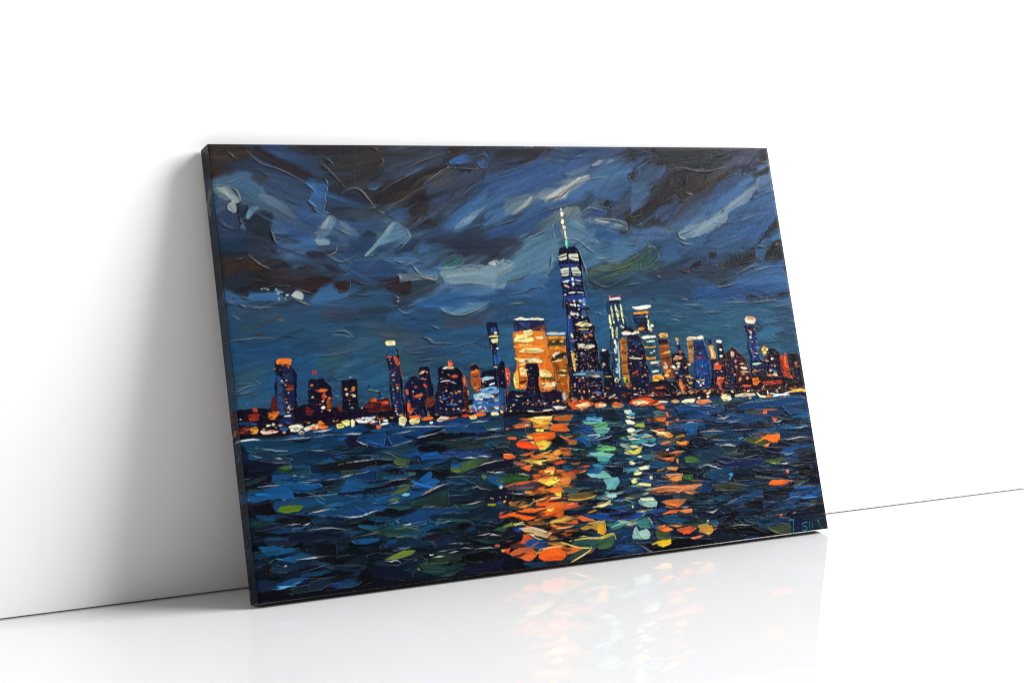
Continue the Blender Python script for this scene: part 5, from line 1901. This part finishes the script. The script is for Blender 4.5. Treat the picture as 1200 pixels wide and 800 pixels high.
def water_marks(n):
    for _ in range(n):
        u = rng.uniform(-10, WM+10); v = rng.uniform(-10, np.interp(u, SHORE[:,0], SHORE[:,1])-14)
        c = blend(GP, GC, np.array([u]), np.array([v]), 48, 28)[0]
        z = rng.random()
        if z < .42: c = c*rng.uniform(.35, .75)
        elif z < .70: c = c*rng.uniform(1.05, 1.5)
        elif z < .78: c = c*.5+np.array([.20, .26, .14])*.6
        c = np.clip(c+.012*rng.normal(size=3), 0.02, 1)
        near = 1-v/470
        L = rng.uniform(28, 70)*(1+.9*near); w = rng.uniform(6, 13)*(1+1.1*near)
        a = math.radians(rng.normal()*7+2); k = rng.uniform(-.13, .05)
        n_ = np.array([-math.sin(a), math.cos(a)]); t_ = np.array([math.cos(a), math.sin(a)])
        p = np.array([u, v])
        stroke(c, np.clip(c*rng.uniform(.8, 1.2), 0, 1), w, [p-t_*L/2, p+n_*L*k, p+t_*L/2], h=1.0, lipped=True)
        if rng.random() < .22:
            g = np.array([.62, .66, .70])*rng.uniform(.5, 1.05); q = p-n_*w*.5
            ridge(g, rng.uniform(1.2, 2.4), [q-t_*L*.4, q+n_*L*k, q+t_*L*.35], a=.8)

def scumble(n):
    """dry scrapes and hair-thin furrows left by the knife in the sky"""
    for _ in range(n):
        u, v = rng.uniform(0, WM), rng.uniform(520, HM)
        j, i = min(NY-1, int(v/CELL)), min(NX-1, int(u/CELL))
        c = RGB[j, i]; a = math.radians(flow(u, v)); L = rng.uniform(14, 55)
        t_ = np.array([math.cos(a), math.sin(a)]); n_ = np.array([-t_[1], t_[0]]); p = np.array([u, v])
        c = np.clip(c*rng.uniform(.8, 1.1)+rng.uniform(0, .10), 0, 1)
        ridge(c, rng.uniform(.8, 1.7), [p-t_*L/2, p+n_*rng.normal()*4, p+t_*L/2], a=.6, h=.5)

def flecks(n, lo, hi, L0, L1, w0, w1, spread, lip_=False):
    for _ in range(n):
        u = rng.uniform(0, WM); b = np.interp(u, SHORE[:,0], SHORE[:,1])
        v = rng.uniform(lo(u, b), hi(u, b))
        j, i = min(NY-1, max(0, int(v/CELL))), min(NX-1, int(u/CELL))
        c = RGB[j, i]*min(1.45, math.exp(rng.normal()*spread))+.012*rng.normal(size=3)
        L, w = rng.uniform(L0, L1), rng.uniform(w0, w1); a = math.radians(rng.normal()*14)
        t_ = np.array([math.cos(a), math.sin(a)])*L/2; p = np.array([u, v])
        stroke(np.clip(c, .02, 1), np.clip(c*rng.uniform(.7, 1.2), .02, 1), w, [p-t_, p+np.array([0, rng.normal()*w*.5]), p+t_], a=.9, h=.9, lipped=lip_)
def smear(n):
    """drag wet paint along the sweep of the clouds"""
    global FADE
    FADE = .9
    for _ in range(n):
        u, v = rng.uniform(0, WM), rng.uniform(470, HM)
        j, i = min(NY-1, int(v/CELL)), min(NX-1, int(u/CELL))
        c = RGB[max(0,j-3):j+4, max(0,i-3):i+4].mean((0,1))*rng.uniform(.9, 1.1)
        if c.mean() > .42: continue
        a = math.radians(flow(u, v)); t_ = np.array([math.cos(a), math.sin(a)])*(1 if rng.random() < .5 else -1)
        L, w = rng.uniform(40, 150), rng.uniform(5, 18); n_ = np.array([-t_[1], t_[0]]); p = np.array([u, v])
        stroke(c, c, w, [p-t_*8, p+t_*L*.5+n_*rng.normal()*L*.06, p+t_*L], a=.75, h=.8)
    FADE = 0.0

def windows(txt):
    pal = [hexc(c) for c in ('f0a050','f4dca8','e8703a','b8d0e4','e8e8d8','d84a38','3a5c98','e8b860')]
    for ln in txt.split('\n'):
        tk = ln.split()
        if tk[0] != 'p' or tk[1] in ('10122c', '1c3a5c', 'd8d4bc', 'ccd0bc'): continue
        c = hexc(tk[1].split(',')[0]); pts = np.array([tuple(map(float, q.split(','))) for q in tk[2:] if '=' not in q])
        lo, hi = pts.min(0), pts.max(0)
        if c.mean() > .26 or hi[1]-lo[1] < 38 or hi[0]-lo[0] < 16 or hi[0]-lo[0] > 130: continue
        for v in np.arange(lo[1]+14, hi[1]-8, 7.5):
            for u in np.arange(lo[0]+7, hi[0]-6, 7.0):
                if rng.random() > .20: continue
                x, y = u+rng.normal()*1.2, v+rng.normal()*1.5
                ins = False
                for (x1, y1), (x2, y2) in zip(pts, np.roll(pts, -1, 0)):
                    if (y1 > y) != (y2 > y) and x < (x2-x1)*(y-y1)/(y2-y1)+x1: ins = not ins
                j, i = min(NY-1, int(y/CELL)), min(NX-1, max(0, int(x/CELL)))
                if not ins or RGB[j, i].mean() > .3: continue
                L = rng.uniform(1.5, 5); k = pal[rng.integers(8)]*rng.uniform(.7, 1)
                stroke(k, k, rng.uniform(1.7, 2.8), [(x-L/2, y), (x+L/2, y+rng.normal()*.5)], h=.9)

def enrich(txt):
    """smaller knife touches inside the larger touches"""
    hot, gold = hexc('d86a24'), hexc('f6cc68')
    for ln in txt.split('\n')[1:]:
        tk = ln.split()
        if tk[0] != 'p' or tk[1] in ('10122c', '1c3a5c', 'd8d4bc', 'ccd0bc'): continue
        c = hexc(tk[1].split(',')[0]); pts = np.array([tuple(map(float, q.split(','))) for q in tk[2:] if '=' not in q])
        lo, hi = pts.min(0), pts.max(0); ar = np.prod(hi-lo)
        if ar < 130 or hi[0]-lo[0] > 200: continue
        bright = c.mean() > .38
        for _ in range(int(min(26, ar/(95 if bright else 210)))):
            L = min(.6*(hi[0]-lo[0]), rng.uniform(5, 22))
            p = np.array([rng.uniform(lo[0]+L*.5+2, max(lo[0]+L*.5+2.1, hi[0]-L*.5-2)), rng.uniform(lo[1]+2, hi[1]-2)]); j, i = min(NY-1, max(0, int(p[1]/CELL))), min(NX-1, max(0, int(p[0]/CELL)))
            q = RGB[j, i]
            if abs(q-c).sum() > .5: continue
            k = q*rng.uniform(.45, 1.25) if rng.random() < .6 else q*.45+(gold if bright and rng.random() < .6 else hot)*rng.uniform(.3, .7)*(1 if bright or q[0] > q[2] else .35)
            t_ = np.array([L/2, rng.normal()*1.2])
            stroke(np.clip(k, .02, 1), np.clip(k*.85, .02, 1), rng.uniform(1.7, 3.2), [p-t_, p+np.array([0, rng.normal()]), p+t_], a=.9, h=1.0)

def vivid(l):
    if l[0] not in 'psd': return False
    c = hexc(l.split()[1].split(',')[0])
    return c.mean() > .45 or (c[0] > c[2]+.2 and c.mean() > .28)

def ripples(n):
    pal = [hexc(c) for c in ('0d1622','111d2a','152a3c','18384f','1a4664','20403f','141828','1c5476')]
    for _ in range(n):
        u = rng.uniform(-20, WM+20); v = rng.uniform(6, np.interp(u, SHORE[:,0], SHORE[:,1])-12)
        j, i = min(NY-1, max(0, int(v/CELL))), min(NX-1, max(0, int(u/CELL))); q = RGB[j, i]
        if q[0] > q[2]*.9 or q.mean() > .36: continue
        near = 1-v/470; L = rng.uniform(26, 80)*(1+.6*near); w = rng.uniform(4, 8.5)*(1+.7*near); a = rng.normal()*.08+.03
        t_ = np.array([math.cos(a), math.sin(a)])*L/2; p = np.array([u, v]); c = pal[rng.integers(8)]*rng.uniform(.85, 1.2)
        stroke(c, c*rng.uniform(.7, 1.3), w, [p-t_, p+np.array([0, -L*rng.uniform(-.02, .10)]), p+t_], a=.92, h=1.0, lipped=True)

def column(n, cols, path, spread, L0, L1, w0, w1):
    """broken light lying on the water below a lit tower"""
    P = np.array(path, float); C = [hexc(c) for c in cols]
    for _ in range(n):
        v = rng.uniform(P[-1,1], P[0,1]); u = np.interp(-v, -P[:,1], P[:,0])+rng.normal()*np.interp(-v, -P[:,1], spread)
        near = (P[0,1]-v)/max(1, P[0,1]-P[-1,1])
        L = rng.uniform(L0, L1)*(1+.6*near); w = rng.uniform(w0, w1)*(1+.6*near); a = rng.normal()*.12
        t_ = np.array([math.cos(a), math.sin(a)])*L/2; p = np.array([u, v]); c = C[rng.integers(len(C))]*rng.uniform(.75, 1.1)
        stroke(np.clip(c,0,1), np.clip(c*rng.uniform(.6, 1.1),0,1), w, [p-t_, p+np.array([0, -w*.3]), p+t_], a=.95, h=1.0, lipped=True)

ORANGE = ('e8702c','ee8a34','b8582a','f0a848','8a4a28','d85a24','f4d060','5a3428','c87030')
TEAL = ('1d5a80','2a7a98','4a9ca8','163a5c','64a498','123050','1a4870')
MINT = ('e8ecc8','7ac0b8','3a8a98','c8dcb8','1c5070','d8d488')
AMBER = ('d87838','b86a34','7a4a34','2a4458','f09848','4a3a34')
DEEP = ('0f1628','121c34','16283e','101020','1a2030')

def shore_lights(n=190, s=1.0, pr=(.17,.13,.17,.13,.1,.06,.07,.08,.05,.04)):
    pal = [hexc(c) for c in ('f4e8c4','f4ecd8','ee8a40','e8602c','f0c870','c8d8e4','d8481f','f4d8b0','8a3a20','2a4a7a')]
    for _ in range(n):
        u = rng.uniform(10, WM) if rng.random() < .45 else rng.uniform(520, WM)
        v = np.interp(u, SHORE[:,0], SHORE[:,1])+10+abs(rng.normal())*5
        c = pal[rng.choice(10, p=pr)]*rng.uniform(.75, 1.05); L = rng.uniform(3, 15)*s; a = rng.normal()*.12+.04
        t_ = np.array([math.cos(a), math.sin(a)])*L/2; p = np.array([u, v])
        stroke(c, c*.9, rng.uniform(2.2, 4.6)*(.4+.6*s), [p-t_, p+np.array([0, rng.normal()]), p+t_], h=1.1)
ROOF = np.array([(0,62),(90,62),(120,150),(160,150),(190,100),(330,100),(430,170),(480,110),(560,130),(740,180),(830,200),(900,340),(980,330),(1050,220),(1130,190),(1200,110),(1300,110),(1360,160),(1400,150),(1430,90),(1523,90)], float)
FADE = .5
underpaint()
sky_marks(700)
water_marks(800)
GAIN, SAT, FADE = .81, .95, .55
THIN = .6
run(SKY); smear(340)
FADE, LIP = .55, .35
run('\n'.join(l for l in SKY.split('\n') if l[0] == 'r' or (l[0] != 'd' and hexc(l.split()[1].split(',')[0]).mean() > .46)), soft=2.6); smear(160)
run('\n'.join(l for l in SKY.split('\n') if l[0] == 'r'))
LIP = THIN = 1.0
GAIN, SAT = 1.0, 1.0
scumble(110)
FADE, LIP = 0.0, .45

_c = CITY.split("\n"); run(_c[0]); shore_lights(); run("\n".join(_c[1:]))
FADE, LIP = .5, .65
SIGN = [l for l in WATER.split('\n') if l[0] == 'z']
enrich(CITY)
shore_lights(230, .6, (.08,.06,.18,.14,.10,.04,.10,.05,.15,.10))
windows(CITY)
column(95, ORANGE, [(749, 347), (743, 238), (725, 120), (698, 24)], [30, 34, 44, 48], 16, 46, 4, 8)
column(60, TEAL, [(900, 338), (898, 225), (862, 107)], [26, 30, 26], 18, 50, 4, 8)
column(45, MINT, [(976, 332), (967, 209), (965, 55)], [12, 16, 18], 12, 34, 3.5, 7)
column(50, AMBER, [(1070, 336), (1073, 210), (1081, 43)], [18, 24, 30], 14, 40, 3, 7)
GAIN, SAT = .93, .90
run('\n'.join(l for l in WATER.split('\n') if l[0] != 'z'))
GAIN, SAT = 1.0, 1.0
ripples(190)
LIP = .5
run('\n'.join(l for l in WATER.split('\n') if vivid(l)))
LIP = .65
column(26, ORANGE, [(749, 347), (743, 238), (725, 120), (698, 24)], [24, 26, 36, 40], 10, 26, 2.5, 4.5)
column(22, DEEP, [(749, 347), (743, 238), (725, 120), (698, 24)], [60, 66, 80, 90], 16, 44, 2.5, 5)
column(26, DEEP, [(900, 338), (898, 225), (862, 107)], [70, 70, 70], 16, 44, 2.5, 5)
FADE = 0.0
flecks(700, lambda u, b: b+4, lambda u, b: b+np.interp(u, ROOF[:,0], ROOF[:,1])*.8, 4, 13, 1.8, 4.2, .45)
flecks(300, lambda u, b: 8, lambda u, b: b-10, 12, 52, 1.8, 4.6, .42, True)
# a slight canvas tooth over everything
RGB *= (1+.012*tex(GR, UU/CELL, VV/CELL))[...,None]
RGB = np.clip(1.03*RGB**1.09, 0, 1)
LIN = to_lin(RGB)*EXPO

# ------------------------------------------------------------------ the canvas
root = link(bpy.data.objects.new('canvas_painting', None))
root['label'] = 'thick knife-painted canvas of a night skyline over water, leaning on the white wall'
root['category'] = 'painting'
root.empty_display_size = .1
ct, stn = math.cos(TH), math.sin(TH)
# local axes: x along the wall, y into the canvas (away from the viewer), z up the face; pivot = lower front-left corner
root.matrix_world = Matrix(((1,0,0,0),(0,ct,stn,-GAP),(0,-stn,ct,DEP*stn),(0,0,0,1)))

def color_mesh(name, co, nrow, ncol, col, parent, flip=False):
    idx = np.arange(nrow*ncol).reshape(nrow, ncol)
    q = np.stack([idx[:-1,:-1], idx[:-1,1:], idx[1:,1:], idx[1:,:-1]], -1).reshape(-1, 4)
    if flip: q = q[:, ::-1]
    me = bpy.data.meshes.new(name)
    me.vertices.add(len(co)); me.vertices.foreach_set('co', np.ascontiguousarray(co, np.float32).ravel())
    n = len(q); me.loops.add(n*4); me.polygons.add(n)
    me.loops.foreach_set('vertex_index', np.ascontiguousarray(q, np.int32).ravel())
    me.polygons.foreach_set('loop_start', np.arange(0, n*4, 4, dtype=np.int32))
    me.polygons.foreach_set('loop_total', np.full(n, 4, np.int32))
    me.update(calc_edges=True)
    me.polygons.foreach_set('use_smooth', np.ones(n, bool))
    at = me.color_attributes.new('pigment', 'FLOAT_COLOR', 'POINT')
    c4 = np.ones((len(co), 4), np.float32); c4[:,:3] = col
    at.data.foreach_set('color', c4.ravel())
    me.materials.append(M_PAINT)
    o = link(bpy.data.objects.new(name, me)); o.parent = parent
    return o

RELIEF = 0.0013
RAD = 1.4                                            # rounded fold of the cloth, mm
def fold(d):
    t = np.clip(d/RAD, 0, 1); return RAD*(1-np.sqrt(np.clip(1-(1-t)**2, 0, 1)))
eu = np.minimum(UU, WM-UU); ev = np.minimum(VV, HM-VV)
back = np.maximum(fold(eu), fold(HM-VV))        # the lower fold is pulled tight
taper = np.clip(np.minimum(eu, ev)/8, 0, 1)
front = color_mesh('painted_front', np.stack([UU/1000, (back/1000-HT*RELIEF*taper), VV/1000], -1).reshape(-1, 3),
                   NY, NX, LIN.reshape(-1, 3), root)
# turned-over edges: the picture runs on round the fold
def edge(name, us, vs, cols, axis):
    k = 26; d = np.linspace(RAD/1000 if vs[0] != .3 else .0002, DEP-.004, k); n = len(us)
    co = np.zeros((k, n, 3)); co[:,:,0] = us[None]/1000; co[:,:,2] = vs[None]/1000; co[:,:,1] = d[:,None]
    j = rng.normal(size=(k, n))*.00003; co[:,:,axis] += j
    cols = cols*.5+np.array([.003, .006, .015])*.5          # edge colours darkened toward navy, painting in the shade of the side
    return color_mesh(name, co.reshape(-1, 3), k, n, cols.reshape(-1, 3), root)
kk = 26; off = (np.linspace(RAD, DEP*1000, kk)/CELL).astype(int)
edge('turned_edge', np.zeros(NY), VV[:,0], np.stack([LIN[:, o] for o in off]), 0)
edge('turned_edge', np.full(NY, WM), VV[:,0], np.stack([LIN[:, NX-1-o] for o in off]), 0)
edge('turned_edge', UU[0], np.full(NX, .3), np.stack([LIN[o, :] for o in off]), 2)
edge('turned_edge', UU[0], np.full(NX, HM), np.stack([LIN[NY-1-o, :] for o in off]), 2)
# wooden stretcher and the bare cloth behind
b0, b1 = DEP-.026, DEP-.0015
bars = [((.002, b0, .002), (W-.002, b1, .05)), ((.002, b0, .95), (W-.002, b1, .998)),
        ((.002, b0, .052), (.05, b1, .948)), ((W-.05, b0, .052), (W-.002, b1, .948)), ((W/2-.02, b0, .052), (W/2+.02, b1, .948))]
for lo, hi in bars: box('stretcher_bar', lo, hi, M_WOOD, root, .0015)
box('canvas_back', (.004, .0075, .004), (W-.004, .0085, .996), M_CLOTH, root)

# signature: brush lines in wet blue paint, raised a little off the face
def tube_strip(lines):
    V, F = [], []
    for ln in lines:
        tk = ln.split(); w = float(tk[2]); P = curve([tuple(map(float, p.split(','))) for p in tk[3:]], step=2.0)
        T = np.gradient(P, axis=0); T /= np.linalg.norm(T, axis=1)[:,None]+1e-9; N = np.stack([-T[:,1], T[:,0]], 1)
        b = len(V); m = 6
        for i, (p, n) in enumerate(zip(P, N)):
            r = .5*w*(.75+.3*math.sin(i*1.7))*(.6 if i in (0, len(P)-1) else 1)
            j, ii = min(NY-1, max(0, int(p[1]/CELL))), min(NX-1, max(0, int(p[0]/CELL)))
            base = HT[j, ii]*RELIEF
            for s in range(m+1):
                t = -1+2*s/m
                V.append(((p[0]+n[0]*r*t)/1000, -(base+.0012*math.sqrt(max(0, 1-t*t))-.0003), (p[1]+n[1]*r*t)/1000))
        for i in range(len(P)-1):
            for s in range(m):
                a = b+i*(m+1)+s; F.append((a, a+1, a+m+2, a+m+1))
    return V, F
def wet_paint(name, col):
    m, nt, out = mat(name)
    p = node(nt, 'ShaderNodeBsdfPrincipled', i_Roughness=.4)
    p.inputs['Specular IOR Level'].default_value = .06
    tc = node(nt, 'ShaderNodeTexCoord'); n1 = node(nt, 'ShaderNodeTexNoise', i_Scale=120.0, i_Detail=3.0)
    cr = node(nt, 'ShaderNodeValToRGB')
    cr.color_ramp.elements[0].position = .35; cr.color_ramp.elements[0].color = tuple(c*.55 for c in col)+(1,)
    cr.color_ramp.elements[1].position = .65; cr.color_ramp.elements[1].color = tuple(col)+(1,)
    nt.links.new(tc.outputs['Object'], n1.inputs['Vector']); nt.links.new(n1.outputs['Fac'], cr.inputs['Fac'])
    nt.links.new(cr.outputs['Color'], p.inputs['Base Color']); nt.links.new(p.outputs['BSDF'], out.inputs['Surface'])
    return m
V, F = tube_strip(SIGN)
sg = mesh_obj('signature', V, F, wet_paint('signature_blue', to_lin(hexc('2680a4'))*EXPO), front, True)
sg['label'] = 'small blue signature in the lower right corner'

# ------------------------------------------------------------------ wall and floor
wall = box('wall', (-9, 0, .003), (12, .12, 6), M_WALL); wall['kind'] = 'structure'
floor = mesh_obj('floor', [(-9,-9,0),(12,-9,0),(12,.12,0),(-9,.12,0)], [(0,1,2,3)], M_FLOOR); floor['kind'] = 'structure'

# ------------------------------------------------------------------ light
wd = bpy.data.worlds.new('World'); S.world = wd; wd.use_nodes = True
bg = wd.node_tree.nodes['Background']; bg.inputs['Color'].default_value = (1,1,1,1); bg.inputs['Strength'].default_value = .29
def area(name, loc, tgt, sx, sy, watts, col=(1,1,1)):
    l = bpy.data.lights.new(name, 'AREA'); l.shape = 'RECTANGLE'; l.size = sx; l.size_y = sy; l.energy = watts; l.color = col
    o = link(bpy.data.objects.new(name, l)); o.location = loc
    o.rotation_euler = (Vector(tgt)-Vector(loc)).to_track_quat('-Z', 'Y').to_euler()
    return o
area('softbox', (10.4, -5.0, 6.6), (.5, -.2, .4), 7.6, 7.6, 3540)

# ------------------------------------------------------------------ camera and render
cd = bpy.data.cameras.new('camera'); cam = link(bpy.data.objects.new('camera', cd))
r, u, f = (Vector(CAM[k]) for k in 'ruf')
cam.matrix_world = Matrix(((r.x,u.x,-f.x,CAM['loc'][0]),(r.y,u.y,-f.y,CAM['loc'][1]),(r.z,u.z,-f.z,CAM['loc'][2]),(0,0,0,1)))
cd.lens = CAM['lens']; cd.sensor_width = 36; cd.sensor_fit = 'HORIZONTAL'; cd.clip_end = 200; cd.clip_start = .05
S.camera = cam
S.view_settings.view_transform = 'Standard'; S.view_settings.look = 'None'
S.view_settings.exposure = 0; S.view_settings.gamma = 1
S.render.engine = 'CYCLES'
S.cycles.use_denoising = True
try: S.cycles.denoiser = 'OPENIMAGEDENOISE'
except Exception: pass
S.cycles.max_bounces = 8
S.cycles.filter_width = 1.1
